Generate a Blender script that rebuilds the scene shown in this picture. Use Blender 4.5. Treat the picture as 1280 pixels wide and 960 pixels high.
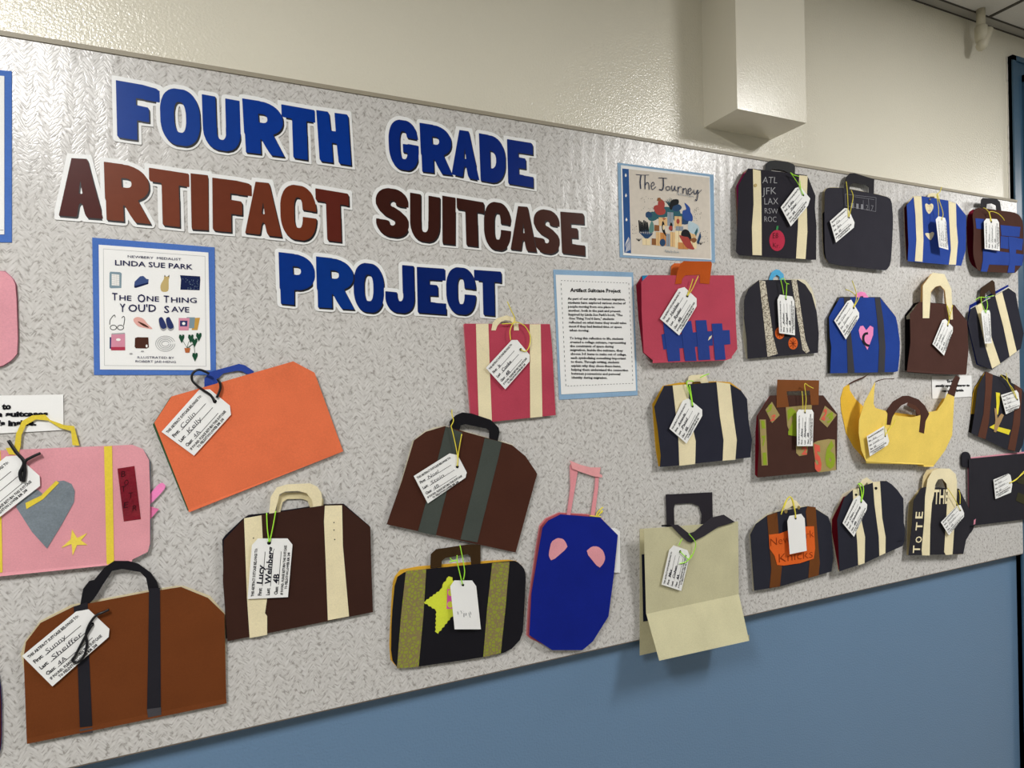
import bpy, math, random
import numpy as np
from mathutils import Matrix, Vector

scene = bpy.context.scene
for _o in list(bpy.data.objects):
    bpy.data.objects.remove(_o)

# ------------------------------------------------------------------ camera
FPX, CAMD, CAMZ = 770.0, 1.28, 1.62        # focal length in px of the 1280 wide frame, distance to wall, eye height
_r = np.array([2404. - 640, -(439. - 480), -FPX]); _r /= np.linalg.norm(_r)
_u = np.array([-0.0135, 1, 0.]); _u -= _r * _u.dot(_r); _u /= np.linalg.norm(_u)
_n = np.cross(_r, _u)
cam_data = bpy.data.cameras.new('camera'); cam = bpy.data.objects.new('camera', cam_data)
scene.collection.objects.link(cam)
cam_data.sensor_fit = 'HORIZONTAL'; cam_data.sensor_width = 36.0; cam_data.lens = FPX / 1280 * 36
cam_data.clip_start = 0.02; cam_data.clip_end = 60
_m = Matrix((tuple(_r), tuple(-_n), tuple(_u))).to_4x4(); _m.translation = Vector((0, -CAMD, CAMZ))
cam.matrix_world = _m
scene.camera = cam

# ------------------------------------------------------------------ light level
world = bpy.data.worlds.new('world'); scene.world = world; world.use_nodes = True
world.node_tree.nodes['Background'].inputs[0].default_value = (0.9, 0.95, 1.0, 1)
world.node_tree.nodes['Background'].inputs[1].default_value = 0.05
scene.view_settings.view_transform = 'Standard'; scene.view_settings.look = 'None'
scene.view_settings.gamma = 1; scene.view_settings.use_curve_mapping = False
scene.view_settings.exposure = 0.36
LAMP_W = 36.0                                   # watts of each ceiling light
LAMPS = [(-0.78, -1.50), (2.12, -1.50), (5.10, -1.50), (-3.75, -1.50)]
CEIL = CAMZ + 1.192

# ------------------------------------------------------------------ geometry helpers
def ray(p):
    d = np.array([p[0] - 640., -(p[1] - 480.), -FPX])
    return np.array([d.dot(_r), -d.dot(_n), d.dot(_u)])
CAM = np.array([0., -CAMD, CAMZ])

class Plane:
    """a real plane in the room: y = -(d0 + sx*(x-x0) + sz*(z-z0))"""
    def __init__(s, d0, x0=0., z0=0., sx=0., sz=0.):
        s.d0, s.x0, s.z0, s.sx, s.sz = d0, x0, z0, sx, sz
        n = np.array([-sx, -1., -sz]); s.n = n / np.linalg.norm(n)
    def depth(s, x, z): return s.d0 + s.sx * (x - s.x0) + s.sz * (z - s.z0)
    def hit(s, p, off=0.):
        d = ray(p)
        num = -(s.d0 + off) + CAMD + s.sx * s.x0 - s.sz * (CAMZ - s.z0)
        t = num / (d[1] + s.sx * d[0] + s.sz * d[2])
        return CAM + d * t
    def off(s, o): return Plane(s.d0 + o, s.x0, s.z0, s.sx, s.sz)

BD = 0.024                                      # board thickness
BOARD = Plane(BD)

class MB:
    """collects faces for ONE mesh object"""
    def __init__(s): s.v, s.f, s.m = [], [], []
    def add(s, vs, fs, mi=0):
        o = len(s.v); s.v += [tuple(map(float, v)) for v in vs]
        for f in fs: s.f.append(tuple(i + o for i in f)); s.m.append(mi)
    def poly(s, pts, mi=0): s.add(pts, [tuple(range(len(pts)))], mi)
    def slab(s, pts, n, t, mi=0):
        """polygon sheet with thickness t behind it"""
        k = len(pts); n = np.asarray(n)
        back = [np.asarray(p) - n * t for p in pts]
        fs = [tuple(range(k)), tuple(range(2 * k - 1, k - 1, -1))]
        fs += [(i, k + i, k + (i + 1) % k, (i + 1) % k) for i in range(k)]
        s.add(list(pts) + back, fs, mi)
    def box(s, a, b, mi=0):
        x0, y0, z0 = a; x1, y1, z1 = b
        v = [(x0,y0,z0),(x1,y0,z0),(x1,y1,z0),(x0,y1,z0),(x0,y0,z1),(x1,y0,z1),(x1,y1,z1),(x0,y1,z1)]
        s.add(v, [(3,2,1,0),(4,5,6,7),(0,1,5,4),(1,2,6,5),(2,3,7,6),(3,0,4,7)], mi)
    def tube(s, pts, r, sides=7, mi=0, flat=1.0):
        pts = [np.asarray(p, float) for p in pts]; k = len(pts); vs = []; fs = []
        prev = np.array([0., -1., 0.2])
        for i, p in enumerate(pts):
            t = pts[min(i + 1, k - 1)] - pts[max(i - 1, 0)]; t = t / (np.linalg.norm(t) + 1e-12)
            a = prev - t * prev.dot(t); a /= np.linalg.norm(a) + 1e-12; b = np.cross(t, a); prev = a
            for j in range(sides):
                th = 2 * math.pi * j / sides
                vs.append(p + a * math.cos(th) * r * flat + b * math.sin(th) * r)
        for i in range(k - 1):
            for j in range(sides):
                q = (j + 1) % sides
                fs.append((i * sides + j, i * sides + q, (i + 1) * sides + q, (i + 1) * sides + j))
        fs.append(tuple(range(sides - 1, -1, -1))); fs.append(tuple((k - 1) * sides + j for j in range(sides)))
        s.add(vs, fs, mi)
    def lathe(s, c, axis, prof, sides=24, mi=0):
        axis = np.asarray(axis, float); axis /= np.linalg.norm(axis)
        a = np.cross(axis, [0.3, 0.9, 0.1]); a /= np.linalg.norm(a); b = np.cross(axis, a)
        vs = []; fs = []
        for (h, r) in prof:
            for j in range(sides):
                th = 2 * math.pi * j / sides
                vs.append(np.asarray(c) + axis * h + (a * math.cos(th) + b * math.sin(th)) * r)
        k = len(prof)
        for i in range(k - 1):
            for j in range(sides):
                q = (j + 1) % sides
                fs.append((i * sides + j, i * sides + q, (i + 1) * sides + q, (i + 1) * sides + j))
        fs.append(tuple(range(sides - 1, -1, -1))); fs.append(tuple((k - 1) * sides + j for j in range(sides)))
        s.add(vs, fs, mi)

LOC = {}
def tag(o, label=None, cat=None, group=None, kind=None):
    if label: o['label'] = label
    if cat: o['category'] = cat
    if group: o['group'] = group
    if kind: o['kind'] = kind
    return o
def empty(name, loc):
    o = bpy.data.objects.new(name, None); scene.collection.objects.link(o)
    o.empty_display_size = 0.02; o.location = loc; LOC[o.name] = np.asarray(loc, float); return o
def mk(name, mb, mats, parent=None, origin=None, smooth=False):
    if not isinstance(mats, (list, tuple)): mats = [mats]
    v = np.array(mb.v)
    if parent is not None: loc = LOC[parent.name]
    elif origin is not None: loc = np.asarray(origin, float)
    else: loc = np.array([(v[:,0].min() + v[:,0].max()) / 2, v[:,1].max(), v[:,2].min()])
    me = bpy.data.meshes.new(name); me.from_pydata([tuple(p) for p in v - loc], [], mb.f)
    for m in mats: me.materials.append(m)
    if len(mats) > 1: me.polygons.foreach_set('material_index', mb.m)
    if smooth: me.polygons.foreach_set('use_smooth', [True] * len(me.polygons))
    me.validate(); me.update()
    o = bpy.data.objects.new(name, me); scene.collection.objects.link(o)
    if parent is not None: o.parent = parent
    else: o.location = loc
    LOC[o.name] = loc
    return o

def catmull(pts, n=5, closed=False):
    pts = [np.asarray(p, float) for p in pts]; k = len(pts); out = []
    rng = range(k) if closed else range(k - 1)
    for i in rng:
        if closed: a, b, c, d = pts[(i-1) % k], pts[i], pts[(i+1) % k], pts[(i+2) % k]
        else: a, b, c, d = pts[max(i-1, 0)], pts[i], pts[i+1], pts[min(i+2, k-1)]
        for j in range(n):
            t = j / n
            out.append(0.5 * (2*b + (c-a)*t + (2*a-5*b+4*c-d)*t*t + (3*b-a-3*c+d)*t**3))
    if not closed: out.append(pts[-1])
    return out
def ell(cx, cy, rx, ry, n=28, rot=0.):
    c, s = math.cos(rot), math.sin(rot)
    return [(cx + c*rx*math.cos(t) - s*ry*math.sin(t), cy + s*rx*math.cos(t) + c*ry*math.sin(t))
            for t in [2*math.pi*i/n for i in range(n)]]
def stroke(pts, w, w2=None, sm=True):
    """ribbon outline of a pen stroke (2-D)"""
    p = catmull(pts, 5) if sm and len(pts) > 2 else [np.asarray(q, float) for q in pts]
    k = len(p); L = []; R = []
    for i in range(k):
        t = p[min(i+1, k-1)] - p[max(i-1, 0)]; t = t / (np.linalg.norm(t) + 1e-9); nn = np.array([-t[1], t[0]])
        ww = (w if w2 is None else w + (w2 - w) * i / max(1, k-1)) / 2
        L.append(p[i] + nn * ww); R.append(p[i] - nn * ww)
    return [(L[i], L[i+1], R[i+1], R[i]) for i in range(k-1)]

# ------------------------------------------------------------------ materials
def lin(h):
    h = h.lstrip('#'); c = [int(h[i:i+2], 16) / 255 for i in (0, 2, 4)]
    return tuple(x / 12.92 if x <= 0.04045 else ((x + 0.055) / 1.055) ** 2.4 for x in c) + (1.0,)
_mc = {}
def nd(nt, t, **kw):
    n = nt.nodes.new(t)
    for k, v in kw.items(): setattr(n, k, v)
    return n
def base_mat(name, rough=0.8, spec=0.4):
    m = bpy.data.materials.new(name); m.use_nodes = True
    b = m.node_tree.nodes['Principled BSDF']; b.inputs['Roughness'].default_value = rough
    b.inputs['Specular IOR Level'].default_value = spec
    return m, m.node_tree, b
def wpos(nt):
    return nd(nt, 'ShaderNodeNewGeometry').outputs['Position']
def paper(h, rough=0.85, spec=0.10, mottle=0.07, bump=0.12, name='construction_paper'):
    key = (h, rough, spec, mottle, bump)
    if key in _mc: return _mc[key]
    m, nt, b = base_mat(name, rough, spec); pos = wpos(nt); L = nt.links.new
    c = lin(h)
    n1 = nd(nt, 'ShaderNodeTexNoise'); n1.inputs['Scale'].default_value = 420; n1.inputs['Detail'].default_value = 3
    n2 = nd(nt, 'ShaderNodeTexNoise'); n2.inputs['Scale'].default_value = 16; n2.inputs['Detail'].default_value = 3
    L(pos, n1.inputs['Vector']); L(pos, n2.inputs['Vector'])
    add = nd(nt, 'ShaderNodeMath', operation='ADD'); L(n1.outputs['Fac'], add.inputs[0]); L(n2.outputs['Fac'], add.inputs[1])
    mr = nd(nt, 'ShaderNodeMapRange'); mr.inputs[1].default_value = 0.6; mr.inputs[2].default_value = 1.4
    mr.inputs[3].default_value = 1 - mottle * 1.6; mr.inputs[4].default_value = 1 + mottle * 1.6
    L(add.outputs[0], mr.inputs[0])
    mx = nd(nt, 'ShaderNodeMix', data_type='RGBA', blend_type='MULTIPLY'); mx.inputs[0].default_value = 1
    mx.inputs[6].default_value = c; L(mr.outputs[0], mx.inputs[7]); L(mx.outputs[2], b.inputs['Base Color'])
    bp = nd(nt, 'ShaderNodeBump'); bp.inputs['Strength'].default_value = bump; bp.inputs['Distance'].default_value = 0.012
    L(n2.outputs['Fac'], bp.inputs['Height']); L(bp.outputs[0], b.inputs['Normal'])
    _mc[key] = m; return m
def ink(h, rough=0.6, spec=0.1):
    key = ('ink', h, rough, spec)
    if key in _mc: return _mc[key]
    m, nt, b = base_mat('ink', rough, spec)
    n1 = nd(nt, 'ShaderNodeTexNoise'); n1.inputs['Scale'].default_value = 90
    nt.links.new(wpos(nt), n1.inputs['Vector'])
    c = lin(h); r = nd(nt, 'ShaderNodeMix', data_type='RGBA')
    r.inputs[6].default_value = tuple(x * 0.92 for x in c[:3]) + (1,); r.inputs[7].default_value = tuple(min(1, x * 1.08) for x in c[:3]) + (1,)
    nt.links.new(n1.outputs['Fac'], r.inputs[0]); nt.links.new(r.outputs[2], b.inputs['Base Color'])
    _mc[key] = m; return m

WHITE = lambda: paper('#F0F0EE', 0.6, 0.3, 0.015, 0.06, 'white_paper')
CREAM = lambda: paper('#EBDFB9')
BLACKP = lambda: paper('#26252B')
NAVY = lambda: paper('#292A36')
ROYAL = lambda: paper('#22348C')
BROWN = lambda: paper('#4A3029')
INKB = lambda: ink('#121218')

# ------------------------------------------------------------------ text and glyphs
_tc = {}
def text2d(s, off=0.0, res=2, shear=0.0):
    """vertices and faces of a line of text, x 0..w, y 0..1 = cap height"""
    key = (s, off, res, shear)
    if key in _tc: return _tc[key]
    cu = bpy.data.curves.new('t', 'FONT'); cu.body = s; cu.resolution_u = res; cu.offset = off; cu.shear = shear
    ob = bpy.data.objects.new('t', cu); scene.collection.objects.link(ob)
    me = bpy.data.meshes.new_from_object(ob)
    v = np.array([tuple(p.co)[:2] for p in me.vertices]) if len(me.vertices) else np.zeros((0, 2))
    f = [tuple(p.vertices) for p in me.polygons]
    bpy.data.objects.remove(ob); bpy.data.curves.remove(cu); bpy.data.meshes.remove(me)
    if len(v):
        v[:,0] -= v[:,0].min(); v /= 0.73
    _tc[key] = (v, f); return _tc[key]
def put_text(mb, s, P0, U, V, mi=0, off=0.0, res=2, shear=0., fit=True):
    """text from 3-D point P0; U spans the whole width, V the cap height"""
    v, f = text2d(s, off, res, shear)
    if not len(v): return
    w = v[:,0].max() if fit else 1.0
    mb.add([P0 + U * (a / w) + V * b for a, b in v], f, mi)
def fill2d(loops):
    cu = bpy.data.curves.new('c', 'CURVE'); cu.dimensions = '2D'; cu.fill_mode = 'BOTH'
    for lp in loops:
        sp = cu.splines.new('POLY'); sp.points.add(len(lp) - 1); sp.use_cyclic_u = True
        for i, p in enumerate(lp): sp.points[i].co = (p[0], p[1], 0, 1)
    ob = bpy.data.objects.new('c', cu); scene.collection.objects.link(ob)
    me = bpy.data.meshes.new_from_object(ob)
    v = [tuple(p.co)[:2] for p in me.vertices]; f = [tuple(p.vertices) for p in me.polygons]
    bpy.data.objects.remove(ob); bpy.data.curves.remove(cu); bpy.data.meshes.remove(me)
    return v, f

# chunky block capitals: built on a small raster, so the white cut-out border is a true outline of the letter
GX = np.linspace(-0.22, 1.22, 217); GY = np.linspace(-0.22, 1.22, 217)
XX, YY = np.meshgrid(GX, GY)
def mpoly(pts):
    m = np.zeros_like(XX, bool); k = len(pts)
    for i in range(k):
        (x0, y0), (x1, y1) = pts[i], pts[(i+1) % k]
        if y0 == y1: continue
        c = ((YY >= min(y0, y1)) & (YY < max(y0, y1))) & (XX < (YY - y0) * (x1 - x0) / (y1 - y0) + x0)
        m ^= c
    return m
def msup(cx, cy, rx, ry, e=2.0): return (np.abs((XX-cx)/rx)**e + np.abs((YY-cy)/ry)**e) <= 1
def mrect(x0, x1, y0, y1): return (XX >= x0) & (XX <= x1) & (YY >= y0) & (YY <= y1)
def glyph(c):
    if c == 'F': return mpoly([(0,1),(.55,1),(.92,.97),(1,.93),(1,.73),(.45,.745),(.45,.62),(.72,.61),(.745,.58),(.745,.35),(.46,.355),(.46,0),(.04,.01),(0,.04)])
    if c == 'E': return mpoly([(0,1),(.93,1),(1,.96),(1,.74),(.42,.74),(.42,.63),(.68,.63),(.72,.60),(.72,.40),(.43,.40),(.43,.25),(1,.24),(1,0),(.04,0),(0,.03)])
    if c == 'T': return mpoly([(0,1),(.97,1),(1,.97),(1,.75),(.73,.76),(.74,0),(.34,0),(.31,.03),(.31,.76),(.03,.76),(0,.79)])
    if c == 'I': return mpoly([(0,1),(.97,1),(1,.96),(1,0),(.06,0),(0,.03)])
    if c == 'H': return mpoly([(0,1),(.36,1),(.40,.96),(.42,.63),(.58,.63),(.58,1),(.96,1),(1,.96),(1,0),(.64,0),(.60,.04),(.58,.40),(.42,.40),(.42,0),(.05,0),(0,.04)])
    if c == 'O': return msup(.5,.5,.5,.5,2.5) & ~msup(.5,.5,.15,.27,2.6)
    if c == 'U': return ((msup(.5,.44,.5,.44,2.5) & (YY < .44)) | mrect(0,.36,.43,.99) | mrect(.62,1,.43,.99) | mrect(0,1,.38,.44)) & ~((msup(.49,.32,.12,.12) & (YY < .32)) | mrect(.37,.61,.32,1.2))
    if c in 'RP':
        hb = .36 if c == 'R' else .30
        bowl = ((msup(.42,.5*(1+hb),.58,.5*(1-hb),2.2) & (XX > .40)) | mrect(0,.44,hb,1))
        m = bowl | mrect(.02,.40,.0,.6)
        hole = (mrect(.38,.5,.60,.76) | (msup(.5,.68,.11,.08,2.4))) & (XX > .38)
        m &= ~hole
        if c == 'R': m = (m | mpoly([(.40,.45),(.72,.42),(1.0,.0),(.66,0),(.40,.30)])) & ~mpoly([(.40,-.1),(.405,.28),(.44,.28),(.63,0),(.66,-.1)])
        return m
    if c == 'D': return ((msup(.36,.5,.64,.5,2.4) & (XX > .35)) | mrect(0,.37,0,1)) & ~((msup(.42,.49,.22,.19,2.2) & (XX > .40)))
    if c == 'C': return msup(.5,.5,.5,.5,2.5) & ~(msup(.5,.5,.12,.28,2.8) | mpoly([(.5,.60),(.62,.565),(1.1,.555),(1.1,.435),(.62,.435),(.5,.40)]))
    if c == 'G': return (msup(.5,.5,.5,.5,2.5) & ~(msup(.5,.5,.13,.28,2.8) | mpoly([(.5,.70),(.62,.66),(1.1,.64),(1.1,.525),(.5,.54)]))) | mrect(.47,.86,.36,.525)
    if c == 'A': return mpoly([(.30,1),(.66,1),(.69,.97),(1,0),(.64,.0),(.59,.06),(.54,.22),(.49,.25),(.45,.20),(.41,.02),(.37,0),(0,0)]) & ~mpoly([(.50,.64),(.455,.40),(.545,.40)])
    if c == 'J': return (mpoly([(.60,1),(1,1),(1,.30),(.6,.30)]) | (msup(.5,.34,.5,.34,2.4) & (YY < .34)) | mrect(0,.40,.33,.42) | mrect(.6,1,.3,.5)) & ~(msup(.515,.36,.105,.12) | mrect(.41,.60,.36,.6))
    if c == 'S':
        m = msup(.5,.70,.5,.30,2.2) | msup(.5,.30,.5,.30,2.2) | mrect(.2,.8,.35,.65)
        m &= ~(msup(.52,.69,.095,.065) | mpoly([(.50,.69),(.62,.67),(.72,.65),(1.1,.645),(1.1,.33),(1.0,.36),(.93,.45),(.75,.55),(.52,.63)]))
        m &= ~(msup(.49,.30,.095,.065) | mpoly([(.50,.30),(.38,.325),(.3,.335),(-.1,.345),(-.1,.66),(.0,.64),(.08,.54),(.27,.43),(.52,.365)]))
        return m
def blur(a, k=2):
    a = a.astype(float)
    for _ in range(k):
        a = (np.roll(a,1,0) + 2*a + np.roll(a,-1,0)) / 4; a = (np.roll(a,1,1) + 2*a + np.roll(a,-1,1)) / 4
    return a
def dilate(m, rx, ry, square=False):
    out = m.copy(); step = GX[1] - GX[0]; kx, ky = int(round(rx / step)), int(round(ry / step))
    for j in range(-ky, ky + 1):
        w = kx if square else int(round(kx * math.sqrt(max(0, 1 - (j / max(ky, 1))**2))))
        row = m.copy()
        for i in range(1, w + 1): row |= np.roll(m, i, 1) | np.roll(m, -i, 1)
        out |= np.roll(row, j, 0)
    return out
def rdp(p, eps):
    if len(p) < 3: return p
    a, b = p[0], p[-1]; ab = b - a; L = np.linalg.norm(ab) + 1e-12
    d = np.abs(ab[0] * (p[:,1] - a[1]) - ab[1] * (p[:,0] - a[0])) / L if L > 1e-9 else np.linalg.norm(p - a, axis=1)
    i = int(d.argmax())
    if d[i] < eps: return np.array([a, b])
    return np.vstack([rdp(p[:i+1], eps)[:-1], rdp(p[i:], eps)])
def contours(m, eps=0.004):
    a = blur(m, 2); ny, nx = a.shape; nxt = {}
    ins = a > 0.5
    def ep(kind, j, i):
        if kind == 'h': t = (0.5 - a[j,i]) / (a[j,i+1] - a[j,i]); return (GX[i] + t * (GX[1]-GX[0]), GY[j])
        t = (0.5 - a[j,i]) / (a[j+1,i] - a[j,i]); return (GX[i], GY[j] + t * (GY[1]-GY[0]))
    T = {1:[('l','b')],2:[('b','r')],3:[('l','r')],4:[('r','t')],5:[('l','t'),('r','b')],6:[('b','t')],7:[('l','t')],
         8:[('t','l')],9:[('t','b')],10:[('b','l'),('t','r')],11:[('t','r')],12:[('r','l')],13:[('r','b')],14:[('b','l')]}
    code = ins[:-1,:-1]*1 + ins[:-1,1:]*2 + ins[1:,1:]*4 + ins[1:,:-1]*8
    for j, i in zip(*np.nonzero((code > 0) & (code < 15))):
        E = {'b':('h',j,i),'t':('h',j+1,i),'l':('v',j,i),'r':('v',j,i+1)}
        for s, e in T[int(code[j,i])]: nxt[E[s]] = E[e]
    loops = []
    while nxt:
        k0 = next(iter(nxt)); k = k0; lp = []
        while k in nxt: lp.append(ep(*k)); k = nxt.pop(k)
        if len(lp) > 8:
            p = np.array(lp); h = len(p) // 2
            loops.append(np.vstack([rdp(p[:h+1], eps)[:-1], rdp(np.vstack([p[h:], p[:1]]), eps)[:-1]]))
    return loops
_gc = {}
def glyph_parts(c, asp):
    """asp = width/height of the letter box; returns (face, outline, backing) loops"""
    key = (c, round(asp, 1))
    if key in _gc: return _gc[key]
    g = glyph(c); st = GX[1] - GX[0]
    sh = g.copy()
    for k in range(1, 6): sh |= np.roll(np.roll(g, k, 1), -k, 0)
    bk = dilate(g, 0.072 / max(asp, .35), 0.072, c in 'FTHIEA')
    _gc[key] = (contours(g), contours(sh), contours(bk)); return _gc[key]
# ------------------------------------------------------------------ room shell
def wall_paint(name, h_top, h_low, zsplit, rough=0.19, bscale=200, bstr=0.55):
    m, nt, b = base_mat(name, rough, 0.5); L = nt.links.new; pos = wpos(nt)
    sep = nd(nt, 'ShaderNodeSeparateXYZ'); L(pos, sep.inputs[0])
    gt = nd(nt, 'ShaderNodeMath', operation='GREATER_THAN'); gt.inputs[1].default_value = zsplit; L(sep.outputs[2], gt.inputs[0])
    mx = nd(nt, 'ShaderNodeMix', data_type='RGBA'); mx.inputs[6].default_value = lin(h_low); mx.inputs[7].default_value = lin(h_top)
    L(gt.outputs[0], mx.inputs[0])
    n0 = nd(nt, 'ShaderNodeTexNoise'); n0.inputs['Scale'].default_value = 2.2; n0.inputs['Detail'].default_value = 4; L(pos, n0.inputs['Vector'])
    mr = nd(nt, 'ShaderNodeMapRange'); mr.inputs[3].default_value = 0.95; mr.inputs[4].default_value = 1.05; L(n0.outputs['Fac'], mr.inputs[0])
    mu = nd(nt, 'ShaderNodeMix', data_type='RGBA', blend_type='MULTIPLY'); mu.inputs[0].default_value = 1
    L(mx.outputs[2], mu.inputs[6]); L(mr.outputs[0], mu.inputs[7]); L(mu.outputs[2], b.inputs['Base Color'])
    n1 = nd(nt, 'ShaderNodeTexNoise'); n1.inputs['Scale'].default_value = bscale; n1.inputs['Detail'].default_value = 2; L(pos, n1.inputs['Vector'])
    bp = nd(nt, 'ShaderNodeBump'); bp.inputs['Strength'].default_value = bstr; bp.inputs['Distance'].default_value = 0.002
    L(n1.outputs['Fac'], bp.inputs['Height']); L(bp.outputs[0], b.inputs['Normal'])
    return m
def simple(name, h, rough=0.6, spec=0.4, nscale=60, mott=0.08, bstr=0.1, bdist=0.002):
    m, nt, b = base_mat(name, rough, spec); L = nt.links.new; pos = wpos(nt)
    n1 = nd(nt, 'ShaderNodeTexNoise'); n1.inputs['Scale'].default_value = nscale; n1.inputs['Detail'].default_value = 4; L(pos, n1.inputs['Vector'])
    mr = nd(nt, 'ShaderNodeMapRange'); mr.inputs[3].default_value = 1 - mott; mr.inputs[4].default_value = 1 + mott; L(n1.outputs['Fac'], mr.inputs[0])
    mu = nd(nt, 'ShaderNodeMix', data_type='RGBA', blend_type='MULTIPLY'); mu.inputs[0].default_value = 1; mu.inputs[6].default_value = lin(h)
    L(mr.outputs[0], mu.inputs[7]); L(mu.outputs[2], b.inputs['Base Color'])
    bp = nd(nt, 'ShaderNodeBump'); bp.inputs['Strength'].default_value = bstr; bp.inputs['Distance'].default_value = bdist
    L(n1.outputs['Fac'], bp.inputs['Height']); L(bp.outputs[0], b.inputs['Normal'])
    return m

X0, X1, YF = -5.4, 8.0, -3.30
ZB, ZT = CAMZ - 0.64, CAMZ + 0.596          # board bottom and top
def struct(name, mb, mat):
    o = mk(name, mb, mat); o['kind'] = 'structure'; return o
M_wall = wall_paint('cream_and_blue_wall_paint', '#E6E1D0', '#6987A6', CAMZ)
mb = MB(); mb.box((X0, 0, 0), (X1, 0.1, CEIL)); struct('wall_back', mb, M_wall)
M_wall2 = wall_paint('far_wall_paint', '#ACA695', '#5C7284', 1.2)
mb = MB(); mb.box((X0, YF - 0.1, 0), (X1, YF, CEIL)); struct('wall_front', mb, M_wall2)
mb = MB(); mb.box((X0 - 0.1, YF, 0), (X0, 0, CEIL)); struct('wall_left', mb, M_wall2)
mb = MB(); mb.box((X1, YF, 0), (X1 + 0.1, 0, CEIL)); struct('wall_right', mb, M_wall2)
mb = MB(); mb.box((X0, YF, -0.1), (X1, 0, 0)); struct('floor', mb, simple('vinyl_floor', '#938E85', 0.4, 0.5, 12))
mb = MB(); mb.box((X0, YF, CEIL), (X1, 0, CEIL + 0.08)); struct('ceiling', mb, simple('ceiling_tile', '#DCDAD4', 0.9, 0.2, 300, 0.06, 0.3))
M_bar = simple('ceiling_bar_metal', '#A9A69E', 0.45, 0.4, 40, 0.03)
M_line = simple('dark_joint', '#55524C', 0.9, 0.2)
mb = MB(); mb.box((X0, -0.030, CEIL - 0.004), (X1, 0, CEIL)); struct('trim_1', mb, M_bar)
# exposed ceiling grid, one tee bar each 0.61 m, thin dark reveals beside it
gx = None
pc = np.array([0, 0, 0]);
def ceil_hit(p):
    d = ray(p); t = (CEIL - CAMZ) / d[2]; return CAM + d * t
gx = ceil_hit((1256, 11))[0]
mb = MB()
xs = [gx + 0.61 * k for k in range(-14, 10) if X0 < gx + 0.61 * k < X1]
for x in xs: mb.box((x - 0.006, YF, CEIL - 0.003), (x + 0.006, -0.03, CEIL), 0)
for k in range(1, 6): mb.box((X0, -0.03 - 0.61 * k - 0.012, CEIL - 0.0035), (X1, -0.03 - 0.61 * k + 0.012, CEIL), 1)
mb.box((X0, -0.0325, CEIL - 0.0045), (X1, -0.030, CEIL), 0)
mb.box((X0, -0.003, CEIL - 0.007), (X1, 0, CEIL - 0.004), 0)
mk('trim_2', mb, [M_line, M_bar])['kind'] = 'structure'
mb = MB(); mb.box((X0, -0.015, 0), (X1, 0, 0.1)); struct('baseboard_back', mb, simple('dark_vinyl_base', '#3A4148', 0.5))

# boxed-in column hanging from the ceiling
a0 = Plane(0).hit((879.9, 160.6)); a1 = Plane(0).hit((963, 174))
mb = MB(); mb.box((a0[0], -0.12, a0[2] + 0.002), (a1[0], 0, CEIL)); struct('wall_column', mb, wall_paint('column_paint', '#E6E1D0', '#E6E1D0', 0, 0.2, 330, 0.2))

# ceiling lights
M_frame = simple('white_light_frame', '#D8D8D4', 0.5)
def lamp_diffuser():
    m, nt, b = base_mat('lamp_diffuser', 0.6); b.inputs['Base Color'].default_value = (0.9, 0.9, 0.88, 1)
    b.inputs['Emission Color'].default_value = (1, 0.985, 0.96, 1); b.inputs['Emission Strength'].default_value = 6
    n = nd(nt, 'ShaderNodeTexNoise'); n.inputs['Scale'].default_value = 200
    bp = nd(nt, 'ShaderNodeBump'); bp.inputs['Strength'].default_value = 0.2
    nt.links.new(n.outputs['Fac'], bp.inputs['Height']); nt.links.new(bp.outputs[0], b.inputs['Normal']); return m
M_diff = lamp_diffuser()
for k, (lx, ly) in enumerate(LAMPS):
    hx, hy = 0.15, 0.38
    e = empty('ceiling_light', (lx, ly, CEIL))
    tag(e, ['white ceiling light over the left end of the board', 'white ceiling light in front of the hanging column', 'white ceiling light near the blue door',
            'white ceiling light furthest left down the hallway'][k], 'ceiling light', 'hallway ceiling lights')
    mb = MB()
    for s in (-1, 1):
        mb.box((lx + s * hx - 0.02, ly - hy, CEIL - 0.018), (lx + s * hx + 0.02, ly + hy, CEIL - 0.0005))
        mb.box((lx - hx, ly + s * hy - 0.02, CEIL - 0.018), (lx + hx, ly + s * hy + 0.02, CEIL - 0.0005))
    mk('light_frame', mb, M_frame, e)
    mb = MB(); mb.box((lx - hx + 0.02, ly - hy + 0.02, CEIL - 0.010), (lx + hx - 0.02, ly + hy - 0.02, CEIL - 0.001))
    mk('diffuser', mb, M_diff, e)
    ld = bpy.data.lights.new('tube_glow', 'AREA'); ld.shape = 'RECTANGLE'; ld.size = 2 * hx - 0.04; ld.size_y = 2 * hy - 0.06
    ld.energy = LAMP_W; ld.color = (1, 0.985, 0.965)
    lo = bpy.data.objects.new('tube_glow', ld); scene.collection.objects.link(lo); lo.parent = e; lo.location = (0, 0, -0.022)

# blue door and its casing at the right end
M_blue = simple('dark_blue_gloss_paint', '#35566F', 0.35, 0.5, 30, 0.1, 0.15)
M_blue2 = simple('blue_door_paint', '#41617C', 0.35, 0.5, 30, 0.08, 0.1)
M_glass = simple('dark_window_glass', '#20262A', 0.12, 0.6, 8, 0.15, 0.02)
M_chip = simple('chipped_white_edge', '#D9D6CC', 0.8)
P0 = Plane(0.0)
dl = P0.hit((1257.2, 71))[0]; dtop = P0.hit((1257.2, 71))[2]
dl2 = P0.hit((1275, 720))[0]
dl = dl * 0.8 + dl2 * 0.2
door = empty('door_1', (dl + 0.6, 0, 0)); door['kind'] = 'structure'
mb = MB(); mb.box((dl, -0.014, 0), (dl + 0.085, 0, dtop)); mb.box((dl + 0.085, -0.014, dtop - 0.10), (dl + 1.15, 0, dtop))
mb.box((dl + 1.07, -0.014, 0), (dl + 1.15, 0, dtop - 0.1))
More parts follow.
